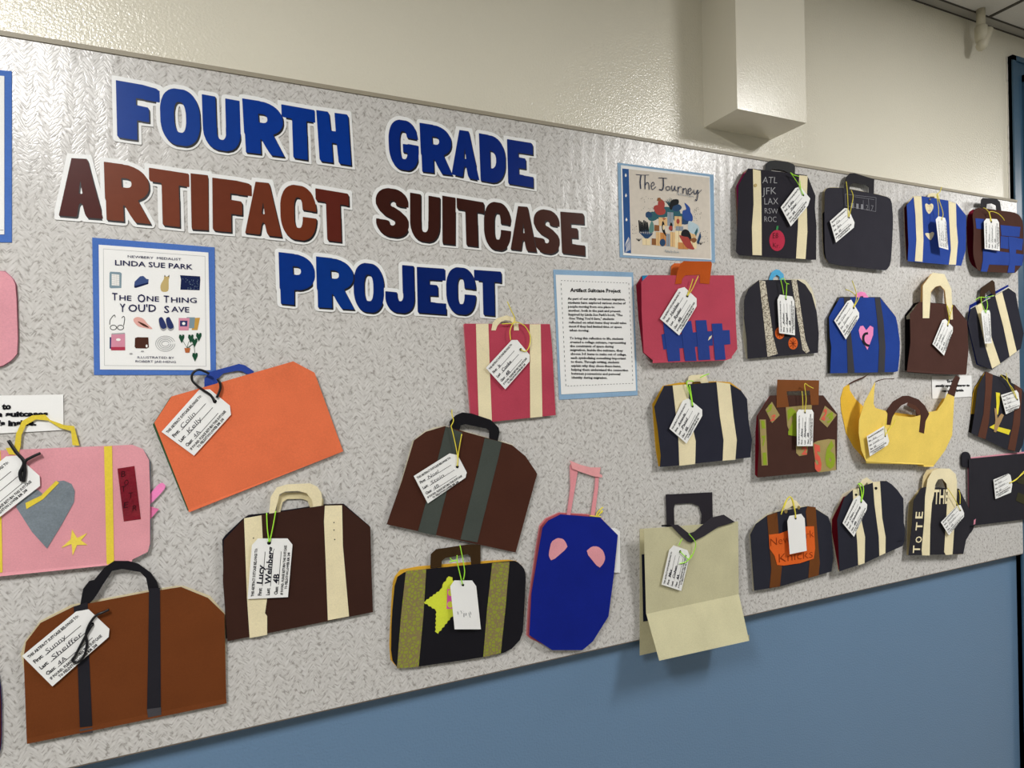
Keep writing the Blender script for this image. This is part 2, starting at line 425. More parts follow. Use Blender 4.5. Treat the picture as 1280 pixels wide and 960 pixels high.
mb.box((dl, -0.019, 0), (dl + 0.02, 0, dtop)); mb.box((dl, -0.019, dtop - 0.018), (dl + 1.15, 0, dtop))
mb.box((dl + 0.06, -0.021, 0), (dl + 0.085, 0, dtop - 0.06)); mb.box((dl + 0.06, -0.021, dtop - 0.085), (dl + 1.1, 0, dtop - 0.06))
mk('door_casing', mb, M_blue, door)
zr = lambda y: P0.hit((1272, y))[2]
mb = MB()
for (ya, yb) in ((96, 105), (132, 149), (258, 346), (418, 470)): mb.box((dl + 0.085, -0.010, zr(yb)), (dl + 1.07, 0, zr(ya)))
mb.box((dl + 0.085, -0.010, 0), (dl + 0.105, 0, zr(96))); mb.box((dl + 0.105, -0.008, 0), (dl + 1.07, 0, zr(470)))
mk('door_rail', mb, M_blue2, door)
mb = MB(); mb.box((dl + 0.105, -0.004, zr(470)), (dl + 1.07, 0, zr(96))); mk('door_pane', mb, M_glass, door)
mb = MB(); ZT0 = CAMZ + 0.60
rnd = random.Random(5); z = ZT0
while z < dtop - 0.02:
    h = rnd.uniform(0.01, 0.05); w = rnd.uniform(0.002, 0.008)
    mb.box((dl - w, -0.003, z), (dl, 0, min(z + h, dtop))); z += h * rnd.choice((0.9, 1.0, 1.0))
mk('chipped_paint_edge', mb, M_chip, door)

# elbow fitting of a conduit coming out of the ceiling
M_pipe = simple('cream_pipe_paint', '#CFC9B4', 0.4, 0.4, 30, 0.04)
pe = ceil_hit((1226.5, 24)); pe = np.array([pe[0], max(pe[1], -0.075), CEIL])
pe[1] = -0.045; pe[0] = Plane(0.045).hit((1226.2, 30))[0]
e = empty('pipe_elbow', tuple(pe)); tag(e, 'cream painted pipe elbow hanging from the ceiling edge', 'pipe')
mb = MB(); mb.lathe(pe, (0, 0, -1), [(0.0, 0.0125), (0.065, 0.0125)]); mk('pipe', mb, M_pipe, e, smooth=True)
mb = MB(); c1 = pe + np.array([0.0, 0, -0.055]); ax = np.array([0.12, 0.10, -1.0])
mb.lathe(c1, (0, 0, -1), [(0, 0.015), (0.003, 0.018), (0.03, 0.018), (0.05, 0.016)])
mb.lathe(c1 + np.array([0.010, -0.006, -0.036]), (-0.38, 0.12, -0.9), [(-0.030, 0.008), (-0.026, 0.016), (0.036, 0.016), (0.046, 0.009)])
mk('elbow_body', mb, M_pipe, e, smooth=True)

# ------------------------------------------------------------------ bulletin board
def board_mat():
    m, nt, b = base_mat('printed_wool_board_paper', 0.26, 0.45); L = nt.links.new; pos = wpos(nt)
    sep = nd(nt, 'ShaderNodeSeparateXYZ'); L(pos, sep.inputs[0])
    def math_(op, a, c=None, v=None):
        n = nd(nt, 'ShaderNodeMath', operation=op)
        L(a, n.inputs[0]) if not isinstance(a, (int, float)) else setattr(n.inputs[0], 'default_value', a)
        if c is not None: L(c, n.inputs[1])
        if v is not None: n.inputs[1].default_value = v
        return n.outputs[0]
    wn = nd(nt, 'ShaderNodeTexNoise'); wn.inputs['Scale'].default_value = 14; wn.inputs['Detail'].default_value = 2; L(pos, wn.inputs['Vector'])
    wob = math_('MULTIPLY', math_('SUBTRACT', wn.outputs['Fac'], v=0.5), v=0.018)
    xw = math_('ADD', sep.outputs[0], wob)
    tri = math_('PINGPONG', xw, v=0.016)                       # braided columns
    zz = math_('ADD', math_('SUBTRACT', sep.outputs[2], math_('MULTIPLY', tri, v=1.1)), wob)
    cb = nd(nt, 'ShaderNodeCombineXYZ'); L(math_('MULTIPLY', xw, v=78), cb.inputs[0]); L(math_('MULTIPLY', zz, v=140), cb.inputs[1])
    vo = nd(nt, 'ShaderNodeTexVoronoi', feature='DISTANCE_TO_EDGE'); vo.inputs['Scale'].default_value = 1.0; L(cb.outputs[0], vo.inputs['Vector'])
    n2 = nd(nt, 'ShaderNodeTexNoise'); n2.inputs['Scale'].default_value = 125; n2.inputs['Detail'].default_value = 4; L(pos, n2.inputs['Vector'])
    edge = nd(nt, 'ShaderNodeMapRange'); edge.inputs[1].default_value = 0.0; edge.inputs[2].default_value = 0.17; L(vo.outputs['Distance'], edge.inputs[0])
    gate = nd(nt, 'ShaderNodeMapRange'); gate.inputs[1].default_value = 0.47; gate.inputs[2].default_value = 0.62; L(n2.outputs['Fac'], gate.inputs[0])
    inv = math_('SUBTRACT', 1.0, edge.outputs[0]); dark = math_('MULTIPLY', inv, gate.outputs[0])
    r1 = nd(nt, 'ShaderNodeMix', data_type='RGBA'); r1.inputs[6].default_value = lin('#C2BFBB'); r1.inputs[7].default_value = lin('#D8D6D3')
    n3 = nd(nt, 'ShaderNodeTexNoise'); n3.inputs['Scale'].default_value = 120; n3.inputs['Detail'].default_value = 5; L(pos, n3.inputs['Vector'])
    sm_ = nd(nt, 'ShaderNodeMapRange'); sm_.inputs[2].default_value = 0.45; L(vo.outputs['Distance'], sm_.inputs[0]); L(math_('ADD', math_('MULTIPLY', sm_.outputs[0], v=0.6), math_('MULTIPLY', n3.outputs['Fac'], v=0.6)), r1.inputs[0])
    r2 = nd(nt, 'ShaderNodeMix', data_type='RGBA'); L(r1.outputs[2], r2.inputs[6]); r2.inputs[7].default_value = lin('#6E675F')
    dk = math_('MULTIPLY', dark, v=0.66); L(dk, r2.inputs[0]); L(r2.outputs[2], b.inputs['Base Color'])
    wv = nd(nt, 'ShaderNodeTexNoise'); wv.inputs['Scale'].default_value = 9; wv.inputs['Detail'].default_value = 3
    mp = nd(nt, 'ShaderNodeMapping'); mp.inputs['Scale'].default_value = (1.6, 1, 0.5); L(pos, mp.inputs[0]); L(mp.outputs[0], wv.inputs['Vector'])
    b1 = nd(nt, 'ShaderNodeBump'); b1.inputs['Strength'].default_value = 0.21; b1.inputs['Distance'].default_value = 0.012; L(wv.outputs['Fac'], b1.inputs['Height'])
    b2 = nd(nt, 'ShaderNodeBump'); b2.inputs['Strength'].default_value = 0.10; b2.inputs['Distance'].default_value = 0.0015; L(edge.outputs[0], b2.inputs['Height'])
    L(b1.outputs[0], b2.inputs['Normal']); L(b2.outputs[0], b.inputs['Normal'])
    return m
BXL, BXR = -2.2, BOARD.hit((1273.5, 400))[0]
ZT = BOARD.hit((640, 149))[2]; ZB = BOARD.hit((640, 835))[2]
e = empty('bulletin_board', ((BXL + BXR) / 2, 0, ZB)); tag(e, 'long grey bulletin board covered in knit-patterned paper, hung on the wall', 'bulletin board')
mb = MB(); mb.box((BXL, -BD, ZB), (BXR, -0.0005, ZT)); mk('board_panel', mb, board_mat(), e)
mb = MB(); t = 0.0022
mb.box((BXL, -BD - 0.0025, ZT - 0.001), (BXR, -0.0005, ZT + 0.007)); 
mk('top_trim', mb, simple('tan_board_trim', '#9C9482', 0.5, 0.4, 60, 0.06), e)
mb = MB(); mb.box((BXL, -BD - 0.0002, ZB - t), (BXR, -0.0005, ZB - 0.0001))
mk('bottom_trim', mb, simple('brown_board_edge', '#6E655A', 0.6, 0.3, 60, 0.06), e)

# ------------------------------------------------------------------ title letters
LET = [
 ('FOURTH', 'top line', 'blue', [
  ('F','#123C8E',(144.4,99.8,199.6,109.5,146.3,172.2,201.3,179.5)),('O','#123C8E',(198.6,107.5,248.5,114.5,201.5,179,251.5,185.5)),
  ('U','#0C388C',(251.9,116.9,299.5,125.5,254.4,185,301.5,192)),('R','#08368E',(302.5,122.8,352.5,131,306.3,190.5,356,196.5)),
  ('T','#06348C',(351.3,130,393.8,137.5,353.5,195.5,396,202)),('H','#06348C',(395,137.2,435,143,399.6,201.5,439.4,207))]),
 ('GRADE', 'top line', 'blue', [
  ('G','#062878',(484.6,147,522.5,153,487,210,524.5,215.5)),('R','#052878',(524.2,153.3,563.5,160,526.9,214.5,565.8,219.5)),
  ('A','#052776',(564.8,160.5,596,165.5,564.4,218.2,599.4,226)),('D','#052674',(598.4,166.6,631.5,172.5,600.8,226,632.3,231.5)),
  ('E','#052674',(633.6,173.6,666,178.8,635.2,229.8,667,235))]),
 ('ARTIFACT', 'middle line', 'brown', [
  ('A','#4D2320',(73.5,196,126,199.5,73.4,269.6,129.2,274)),('R','#733B28',(129.5,202,185,210,131.9,275,188.9,280.5)),
  ('T','#743A27',(185.8,209.2,236.6,217,187.6,280,238.4,285.5)),('I','#6A3321',(238,216.3,260.3,218.8,239.5,286.8,261,288)),
  ('F','#693220',(265,221.7,314.7,228,265.8,288.6,316.5,293)),('A','#6B3320',(305.8,225,351,230.3,306.4,291.3,352.4,296.8)),
  ('C','#6E331E',(349.6,228,395,235,351,297.5,396.4,303)),('T','#5C251C',(393.9,235,435.7,242,396.2,299.5,438,304))]),
 ('SUITCASE', 'middle line', 'dark brown', [
  ('S','#3A1A14',(469.3,232.5,510.5,238.5,470.3,293.5,511.5,299)),('U','#381913',(512.3,240,549.9,246.4,512.8,299.5,549.6,305)),
  ('I','#381913',(552.7,244.2,569.7,247,553,304.6,569.6,306.2)),('T','#381913',(570.5,247,605,252.9,572.3,305.6,606.8,309.6)),
  ('C','#371913',(604.6,250,638.8,255.5,605.2,310.6,639.4,315)),('A','#3F1F17',(638,256.4,669.7,259.3,638.3,311.7,670.9,315.4)),
  ('S','#412017',(666.8,259.5,699.5,264.5,667.5,314.8,700,319.5)),('E','#412017',(700.2,264.3,730,266.6,702.5,316.8,731.6,319.9))]),
 ('PROJECT', 'bottom line', 'blue', [
  ('P','#063080',(347.9,315.2,393.4,320.5,350,379.7,395,384.3)),('R','#063280',(394.8,320.4,441,326,396.4,384.4,443.3,387.4)),
  ('O','#05266E',(441.4,326.8,479.6,331,442.4,388.8,480.6,392.6)),('J','#042066',(480.8,329,517.3,332.3,482,389.5,518.4,393)),
  ('E','#042064',(520.8,333.3,557,335.8,522,391,558.3,393.5)),('C','#042064',(557.2,332.4,594.4,336,558.2,391.4,595.4,395)),
  ('T','#042064',(592.3,337,626.8,339.4,593.7,393,627.6,395.8))]),
]
ORD = ['first', 'second', 'third', 'fourth', 'fifth', 'sixth', 'seventh', 'eighth']
def bil(q, u, v):
    tl, tr, bl, br = np.array(q[0:2]), np.array(q[2:4]), np.array(q[4:6]), np.array(q[6:8])
    return (tl*(1-u) + tr*u) * v + (bl*(1-u) + br*u) * (1-v)
W_LET = paper('#ECEDEC', 0.4, 0.35, 0.015, 0.08, 'letter_card')
for word, line, colname, letters in LET:
    for k, (c, h, q) in enumerate(letters):
        a = np.linalg.norm(np.array(q[2:4]) - q[0:2]); bb = np.linalg.norm(np.array(q[4:6]) - q[0:2])
        face, outl, back = glyph_parts(c, a / bb)
        d0 = 0.0014 + 0.0003 * (k % 2) + 0.0003
        pl = BOARD.off(d0)
        mb = MB()
        v, f = fill2d(back); pts = [pl.hit(bil(q, *p)) for p in v]; mb.add(pts, f)
        for lp in back:
            A = [pl.hit(bil(q, *p)) for p in lp]; B = [p + np.array([0, d0 - 0.0002, 0]) for p in A]; n = len(A)
            mb.add(A + B, [(i, (i+1) % n, n + (i+1) % n, n + i) for i in range(n)])
        o = mk('letter_cutout', mb, W_LET)
        tag(o, '%s %s paper letter %s, %s letter of %s, white edged' % ('glossy', colname, c, ORD[k], word), 'letter', 'letters of the word ' + word)
        v, f = fill2d(outl); mb = MB(); pl2 = pl.off(0.00025); mb.add([pl2.hit(bil(q, *p)) for p in v], f)
        ol = mk('printed_outline', mb, ink('#0B0B12', 0.4, 0.4), o)
        v, f = fill2d(face); mb = MB(); pl2 = pl.off(0.0005); mb.add([pl2.hit(bil(q, *p)) for p in v], f)
        mk('printed_face', mb, ink(h, 0.33, 0.12), o)
# ------------------------------------------------------------------ tracing frames: (left, top, pixels per photo pixel)
RG = dict(A=(910,190,6.4),B=(1020,205,6.857),C=(1120,225,8),D=(790,320,6.62),E=(920,330,7.385),F=(1025,340,6.857),
          G=(1120,335,6.857),H=(805,460,7.111),I=(935,465,6.857),J=(1040,460,7.385),K=(1150,455,8),L=(930,610,6.857),
          M=(1035,590,7.385),N=(1125,575,7.385),O=(785,605,4.174),P=(650,570,3.84),Q=(475,670,5.486),R=(475,505,5.052),
          S=(570,370,6.0),T=(180,445,4.8),U=(265,595,4.571),V=(0,485,4.0),W=(0,695,4.0),Z=(0,0,1),
          Y=(760,195,6.857),AR=(680,325,5.19),ON=(100,285,4.8))
def px(r, p):
    a = RG[r]; return (a[0] + p[0] / a[2], a[1] + p[1] / a[2])
def pts_of(r, s):
    if isinstance(s, str):
        q = [tuple(float(v) for v in t.split(',')) for t in s.split()]
    else: q = s
    return [px(r, p) for p in q]
def rounded(p, n=3):
    return [tuple(v) for v in catmull(p, n, True)]
def chaikin(p, it=1):
    p = [np.asarray(v, float) for v in p]
    for _ in range(it):
        o = []
        for i in range(len(p)):
            a, b = p[i], p[(i+1) % len(p)]; o += [a*.8 + b*.2, a*.2 + b*.8]
        p = o
    return p

def sheet(mb, r, s, pl, t=0.0006, mi=0, sm=0):
    p = pts_of(r, s)
    if sm: p = chaikin(p, sm)
    h = [pl.hit(q) for q in p]
    a = sum((h[i][0]*h[(i+1) % len(h)][2] - h[(i+1) % len(h)][0]*h[i][2]) for i in range(len(h)))
    if a < 0: h = h[::-1]
    mb.slab(h, pl.n, t, mi); return h
def part(name, r, s, pl, mat, parent, t=0.0006, sm=0):
    mb = MB()
    single = isinstance(s, str) or np.ndim(s[0][0]) == 0 and not isinstance(s[0], str)
    for q in ([s] if single else s): sheet(mb, r, q, pl, t, 0, sm)
    return mk(name, mb, mat, parent)
def make_plane(r, s, db, dt, sx=0.0):
    p = [Plane(BD + (db + dt) / 2).hit(q) for q in pts_of(r, s)]
    z0, z1 = min(v[2] for v in p), max(v[2] for v in p); xm = (min(v[0] for v in p) + max(v[0] for v in p)) / 2
    return Plane(BD + db, xm, z0, sx, (dt - db) / (z1 - z0)), xm, z0

class Case:
    """one student's folded-paper suitcase pinned to the board"""
    def __init__(s, r, name, label, front, back, fm, bm, db=0.006, dt=0.014, sx=0.0, fold=None, sm=0, group='collage suitcases on the board', inner=None, im=None, cat='suitcase'):
        s.r = r; s.pl, xm, z0 = make_plane(r, front, db, dt, sx)
        s.e = empty(name, (xm, -BD, z0)); tag(s.e, label, cat, group)
        s.bp = BOARD.off(0.0014)
        if back: part('back_panel', r, back, s.bp, bm, s.e, 0.0010, sm)
        if inner: part('inner_sheet', r, inner, BOARD.off(0.0026), im, s.e, 0.0006, sm)
        mb = MB(); h = sheet(mb, r, front, s.pl, 0.0007, 0, sm)
        if fold:                                             # lower strip folded back towards the board
            up = pts_of(r, fold[0]); dn = pts_of(r, fold[1]); lo = Plane(BD + (fold[2] if len(fold) > 2 else db + 0.0012))
            A = [s.pl.hit(q) for q in up]; B = [lo.hit(q) for q in dn]; C_ = [np.array([q[0], -(BD + 0.002), q[2]]) for q in B]
            for i in range(len(A) - 1):
                mb.add([A[i], A[i+1], B[i+1], B[i]], [(0, 3, 2, 1)])
                if len(fold) < 3: mb.add([B[i], B[i+1], C_[i+1], C_[i]], [(0, 3, 2, 1)])
        s.front = mk('front_panel', mb, fm, s.e)
    def on(s, name, poly, mat, off=0.0008, sm=0, t=0.0005, r=None):
        return part(name, r or s.r, poly, s.pl.off(off), mat, s.e, t, sm)
    def behind(s, name, poly, mat, off=0.0024, sm=0, t=0.0008):
        return part(name, s.r, poly, BOARD.off(off), mat, s.e, t, sm)
    def text(s, name, items, mat, off=0.0012, parent=None, plane=None, toff=0.012, res=2):
        mb = MB(); pl = (plane or s.pl).off(off)
        for (t, a, b, c) in items:                           # baseline start, baseline end, top-left
            A, B, C_ = (pl.hit(px(s.r, q)) for q in (a, b, c))
            put_text(mb, t, A, B - A, C_ - A, 0, toff, res)
        return mk(name, mb, mat, parent or s.e)

STR = {'k': ink('#101014', 0.35, 0.5), 'y': ink('#EADB52', 0.5), 'g': ink('#ACF046', 0.5)}
TAGW = WHITE()
def luggage_tag(r, out, hole, name3, pl, lift, col, paths, label, blank=False, rad=0.0011, tilt=0.0, marks=None, off=-0.006, hs=1.0):
    """out = B, b1, c1, c2, a1, A (flat end first); text runs from the flat end to the hole"""
    q = pts_of(r, out)
    tp = Plane(pl.d0 + lift, pl.x0, pl.z0, pl.sx, pl.sz + tilt)
    h = [tp.hit(p) for p in q]; cx = sum(p[0] for p in h) / 6; zc = min(p[2] for p in h)
    H = tp.hit(px(r, hole))
    if tilt: tp.d0 += -tilt * (H[2] - tp.z0); h = [tp.hit(p) for p in q]; H = tp.hit(px(r, hole))
    e = empty('luggage_tag', (cx, tp_y(h), zc)); tag(e, label, 'luggage tag', 'white luggage tags tied to the suitcases')
    mb = MB(); mb.slab(h if orient(h) else h[::-1], tp.n, 0.0005); mk('tag_card', mb, TAGW, e)
    B, b1, c1, c2, a1, A = h
    v = B - A; tip = (c1 + c2) / 2; u = tip - (A + B) / 2
    n = tp.n
    def at(a, b): return A + u * a + v * b + n * 0.0004
    mb = MB()
    # hole: dark disc with reinforcing ring
    L = np.linalg.norm(v); uh = u / np.linalg.norm(u); vh = v / np.linalg.norm(v)
    mb.poly([H + n * 0.0004 + (uh * math.cos(t) + vh * math.sin(t)) * L * 0.05 for t in [2*math.pi*i/12 for i in range(12)]])
    if not blank:
        def line(t, a0, a1_, b, hgt, o=0.0, res=1): put_text(mb, t, at(a0, b), u * (a1_ - a0), v * hgt, 0, o, res)
        line('THIS ARTIFACT SUITCASE BELONGS TO:', .04, .84, .855, .068, 0.03)
        for nm, b, x1, w in (('First:', .67, .78, .13), ('Last:', .47, .80, .12), ('Class:', .27, .78, .14)):
            line(nm, .05, .05 + w, b, .09, 0.03)
            s0 = at(.05 + w + .03, b - .012); s1 = at(x1, b - .012); mb.poly([s0, s1, s1 + v * .012, s0 + v * .012])
        line('IF FOUND, PLEASE RETURN THIS SUITCASE', .05, .88, .135, .066, 0.03)
        line('TO FIELDSTON LOWER RM. 208', .14, .76, .04, .066, 0.03)
    mk('printed_text', mb, INKB(), e)
    if name3 and not blank:
        mb = MB()
        for k, t in enumerate(name3):
            b = (.665, .465, .265)[k]; w = min(.5, .052 * len(t) + .02) * (1.1 if k < 2 else 1)
            put_text(mb, t, at(.24, b), u * w * hs, v * .115 * hs, 0, off, 2, 0.12)
        mk('handwriting', mb, ink('#23232E'), e)
    if marks:
        mb = MB()
        for (a, b, c, d) in marks: mb.poly([at(a, b), at(c, d), at(c + .008, d + .02), at(a + .008, b + .02)])
        mk('handwriting', mb, ink('#33334A'), e)
    mb = MB(); sp = tp.off(0.0022)
    for pth in paths:
        g = [sp.hit(p) for p in pts_of(r, pth)]
        mb.tube(catmull(g, 5), rad, 6)
    mk('string', mb, STR[col], e, smooth=True)
    return e
def tp_y(h): return float(max(p[1] for p in h))
def orient(h):
    return sum((h[i][0]*h[(i+1) % len(h)][2] - h[(i+1) % len(h)][0]*h[i][2]) for i in range(len(h))) > 0

# ------------------------------------------------------------------ printed papers on the board
class Paper:
    def __init__(s, r, name, label, cat, border, bmat, sheet_, d=0.0012):
        s.r = r; s.pl = BOARD.off(d)
        b = [s.pl.hit(p) for p in pts_of(r, border or sheet_)]
        s.e = empty(name, (sum(p[0] for p in b) / len(b), -BD, min(p[2] for p in b))); tag(s.e, label, cat)
        if border: part('paper_border', r, border, s.pl, bmat, s.e, 0.0008)
        s.pl = s.pl.off(0.0009); part('paper_sheet', r, sheet_, s.pl, WHITE(), s.e, 0.0005)
        s.k = 0
    def print_(s, name, polys, mats):
        """polys: list of (material index, points) laid one over the other"""
        mb = MB()
        for i, (mi, p) in enumerate(polys):
            pl = s.pl.off(0.0001 + 0.0006 * i / len(polys) + s.k * 0.0008)
            h = [pl.hit(q) for q in pts_of(s.r, p)]
            mb.poly(h if orient(h) else h[::-1], mi)
        s.k += 1
        return mk(name, mb, mats, s.e)
    def text(s, name, items, mat, off=0.012, res=2, lift=0.0009):
        mb = MB(); pl = s.pl.off(lift)
        for it in items:
            t, a, b, hh = it[:4]
            A, B, C_ = (pl.hit(px(s.r, q)) for q in (a, b, (a[0], a[1] - hh)))
            put_text(mb, t, A, B - A, C_ - A, 0, it[4] if len(it) > 4 else off, res)
        return mk(name, mb, mat, s.e)

BORDER = lambda: paper('#4E74BE', 0.8)
BORDER2 = lambda: paper('#8FB0CE', 0.8)
# left edge paper
p = Paper('Z', 'bordered_notice', 'blue bordered white notice cut off by the left edge of the photo', 'notice',
          '-120,75 14.7,89 14.7,303 -120,302', BORDER(), '-110,86 5.3,95 5.3,293 -110,292')
p.print_('printed_rule', [(0, '-100,286 4.5,287.4 4.5,288 -100,286.6')], [ink('#777777')])

# book cover poster with small drawings
p = Paper('ON', 'book_poster', 'blue bordered poster The One Thing You’d Save with rows of small drawings'.replace('’', ''), 'poster',
          '73,57 808,116 816,882 84,882', BORDER(), '112,100 770,147 783,853 120,849')
C = ['#16163A', '#7F95A0', '#3C4F80', '#C3AC74', '#14204A', '#DFA9A0', '#2A3566', '#D58FA4', '#C89A4A', '#4A2A20', '#1D4A34', '#B4663A', '#A8A8A8', '#B03A52', '#F2F0EC', '#0F0F12']
mats = [ink(c) for c in C]
P = []
fr = [((140,125),(750,170)),((750,170),(757,830)),((757,830),(147,825)),((147,825),(140,125))]
for a, b in fr: P += [(12, q) for q in stroke([a, b], 2.2, sm=False)]
P += [(1, [(182,262),(240,265),(250,272),(248,360),(184,362),(177,355),(177,270)]), (14, [(190,276),(236,280),(236,346),(190,344)])]
for i in range(5): P += [(12, q) for q in stroke([(190, 286+i*12), (236, 290+i*12)], 1.4, sm=False)]
for i in range(4): P += [(12, q) for q in stroke([(198+i*10, 277), (198+i*10, 345)], 1.2, sm=False)]
P += [(2, [(325,345),(328,322),(360,290),(380,287),(398,305),(412,308),(410,335),(380,346),(335,360),(325,357)]), (4, [(326,348),(410,326),(410,336),(335,360),(325,357)])]
P += [(3, rounded([(490,380),(483,345),(500,312),(508,300),(530,302),(532,330),(528,378)])), (3, rounded([(505,305),(507,288),(520,292),(535,285),(534,305),(520,313)])), (15, [(505,292),(508,280),(514,291)]), (15, [(527,291),(536,280),(536,294)])]
P += [(4, [(600,283),(720,290),(722,310),(718,374),(602,370),(606,310)])]
rnd = random.Random(2)
for i in range(40):
    x, y = rnd.uniform(610,710), rnd.uniform(300,365); P.append((1, [(x,y),(x+3,y+1),(x+4,y+4),(x+1,y+3)]))
for s_ in ([(178,580),(182,550),(205,522),(212,535)], [(262,585),(268,545),(262,530),(250,540)]): P += [(15, q) for q in stroke(s_, 4)]
for cx in (200, 243): P += [(15, q) for q in stroke(ell(cx,597,19,14,14)+[ell(cx,597,19,14,14)[0]], 4, sm=False)]
P += [(5, rounded([(322,545),(345,534),(380,545),(405,575),(435,606),(390,600),(350,590),(325,565)])), (9, rounded([(345,560),(385,575),(415,598),(380,588)]))]
for x in (0, 43): P += [(12, rounded([(472+x,548),(490+x,534),(503+x,552),(522+x,600),(500+x,618),(480+x,600)])), (6, rounded([(473+x,546),(490+x,534),(502+x,550),(520+x,592),(500+x,606),(482+x,592)]))]
P += [(8, [(685,540),(720,538),(705,612),(670,612)]), (1, [(640,535),(690,536),(685,602),(640,600)]), (7, [(592,540),(658,540),(652,614),(592,614)]), (6, [(600,556),(645,556),(643,590),(600,590)]), (14, ell(622,573,10,9))]
P += [(6, [(178,655),(190,655),(190,724),(178,724)]), (7, [(188,636),(270,632),(271,732),(186,734)]), (13, [(186,714),(271,714),(271,734),(186,734)]), (14, ell(230,670,14,8)), (12, [(190,632),(268,628),(270,636),(190,640)])]
P += [(9, [(330,660),(345,655),(410,656),(413,715),(400,723),(335,722),(328,712)]), (14, ell(400,708,6,9))]
for k in range(4): P += [(12, q) for q in stroke([tuple(v) for v in ell(512, 694, 58-12*k, 46-10*k, 22)], 3.5, sm=False)]
for (cx, cy) in ((610,662),(665,662),(713,652),(688,685),(690,772)): P.append((10, [(cx,cy+30),(cx-17,cy-5),(cx-14,cy-22),(cx-3,cy-22),(cx,cy-12),(cx+6,cy-24),(cx+16,cy-20),(cx+16,cy-4)]))
for s_ in ([(643,720),(625,690),(612,670)],[(643,720),(650,690),(664,670)],[(645,720),(670,700),(688,690)],[(650,720),(680,700),(690,760)]): P += [(10, q) for q in stroke(s_, 2.5)]
P += [(11, [(626,720),(662,720),(656,748),(632,748)]), (12, ell(306,754,10,5)), (12, ell(374,740,10,5))]
p.print_('printed_drawings', P, mats)
p.text('printed_title', [('NEWBERY  MEDALIST', (286,177), (607,195), 15, 0.0), ('LINDA SUE PARK', (210,222), (676,248), 32, 0.012),
   ('T', (192,432), (224,434), 46), ('HE', (236,433), (308,436), 32), ('O', (345,444), (392,446), 50), ('NE', (400,438), (474,441), 32), ('T', (502,446), (534,448), 44), ('HING', (546,446), (700,449), 32),
   ('Y', (238,502), (272,504), 52), ('OU\'D', (290,502), (456,502), 46), ('S', (505,508), (535,509), 44), ('AVE', (548,503), (655,506), 34),
   ('ILLUSTRATED BY', (345,782), (565,785), 14, 0.0), ('ROBERT JAE-HENG', (333,806), (575,810), 14, 0.0)], ink('#1A1B4A'))

# article
p = Paper('AR', 'project_statement', 'pale blue bordered sheet of text headed Artifact Suitcase Project', 'sign',
          '60,62 578,80 608,878 98,907', BORDER2(), '76,95 568,110 597,848 112,872')
lines = ['As part of our study on human migration,','students have explored various stories of','people moving from one place to','another, both in the past and present.','Inspired by Linda Sue Park\'s book, "The','One Thing You\'d Save," students','reflected on what items they would value','most if they had limited time or space','when moving.','',
 'To bring this reflection to life, students','created a collage suitcase, representing','the constraints of space during','migration. Inside the suitcase, they','choose 3-5 items to make out of collage,','each symbolizing something important','to them. Through writing, students','explain why they chose these items,','helping them understand the connection','between possessions and personal','identity during migration.']
xe = [527,530,458,500,510,455,535,505,293,0,515,532,452,513,535,532,488,500,546,495,412]
items = [('Artifact Suitcase Project', (170,206), (498,211), 25, 0.03)]
y = 257
for k, t in enumerate(lines):
    if t:
        x0 = 154 + (y - 257) * 0.05; items.append((t, (x0, y), (xe[k], y + 0.012 * (xe[k] - x0)), 15.5, 0.028))
    y += 25.5 + (0.15 if k < 9 else 0)
p.text('printed_text', items, INKB(), res=1)
P = []
for a, b in (((110,133),(550,150)),((550,150),(577,800)),((577,800),(142,818)),((142,818),(110,133))):
    for i in range(0, 22):
        t0, t1 = i/22, i/22 + 0.02
        P += [(0, q) for q in stroke([(a[0]+(b[0]-a[0])*t0, a[1]+(b[1]-a[1])*t0), (a[0]+(b[0]-a[0])*t1, a[1]+(b[1]-a[1])*t1)], 3, sm=False)]
p.print_('dashed_frame', P, [ink('#333338')])

# second book cover: plain generic picture of foliage, boxes and birds in the same colours
p = Paper('Y', 'book_poster', 'pale blue bordered poster headed The Journey with a leafy picture', 'poster',
          '83,57 905,160 918,913 102,868', BORDER2(), '110,78 872,176 888,890 130,850')
C = ['#D8CFC2', '#2B5590', '#F2EFE8', '#27466A', '#2F5F68', '#16181C', '#A8443C', '#5F8A84', '#E0BB86', '#C98A4E', '#8E9AA4', '#ECD9AE', '#2C4E98', '#8B5A34', '#B8CDD6']
mats = [ink(c) for c in C]
P = [(0, [(180,113),(868,185),(882,880),(198,838)]), (1, [(122,107),(178,112),(198,835),(140,828)])]
for (x, y) in ((152,165),(154,338),(158,545)): P.append((2, [(x,y-18),(x+9,y+2),(x+3,y+14),(x-6,y+12),(x-8,y)]))
for k in range(6): P += [(2, q) for q in stroke([(150+k*8, 825-k*4), (158+k*6, 790-k*8), (150+k*7, 760-k*8), (165+k*2, 720-k*5)], 3)]
rnd = random.Random(7)
for (cx, cy, r_) in ((380,520,52),(440,500,60),(500,480,58),(560,490,60),(620,540,60),(350,505,34),(660,560,40),(590,440,44)): P.append((4 if r_ > 50 else 3, rounded([(cx+r_*math.cos(t)*rnd.uniform(.8,1.1), cy+r_*.8*math.sin(t)*rnd.uniform(.8,1.1)) for t in [i*math.pi/4 for i in range(8)]])))
for k in range(9): P.append((4, stroke([(540,450),(500+k*8,400+abs(k-4)*6),(485+k*13,350+abs(k-4)*10)], 12, 3)[0])); P += [(4 if k%2 else 5, q) for q in stroke([(540,450),(505+k*8,400),(480+k*13,355+abs(k-4)*8)], 12, 2)]
P += [(5, rounded([(525,440),(545,380),(600,372),(604,410),(560,430),(545,462)])), (12, rounded([(640,470),(670,455),(655,400),(700,440),(708,480),(725,515),(720,560),(660,550),(640,520)]))]
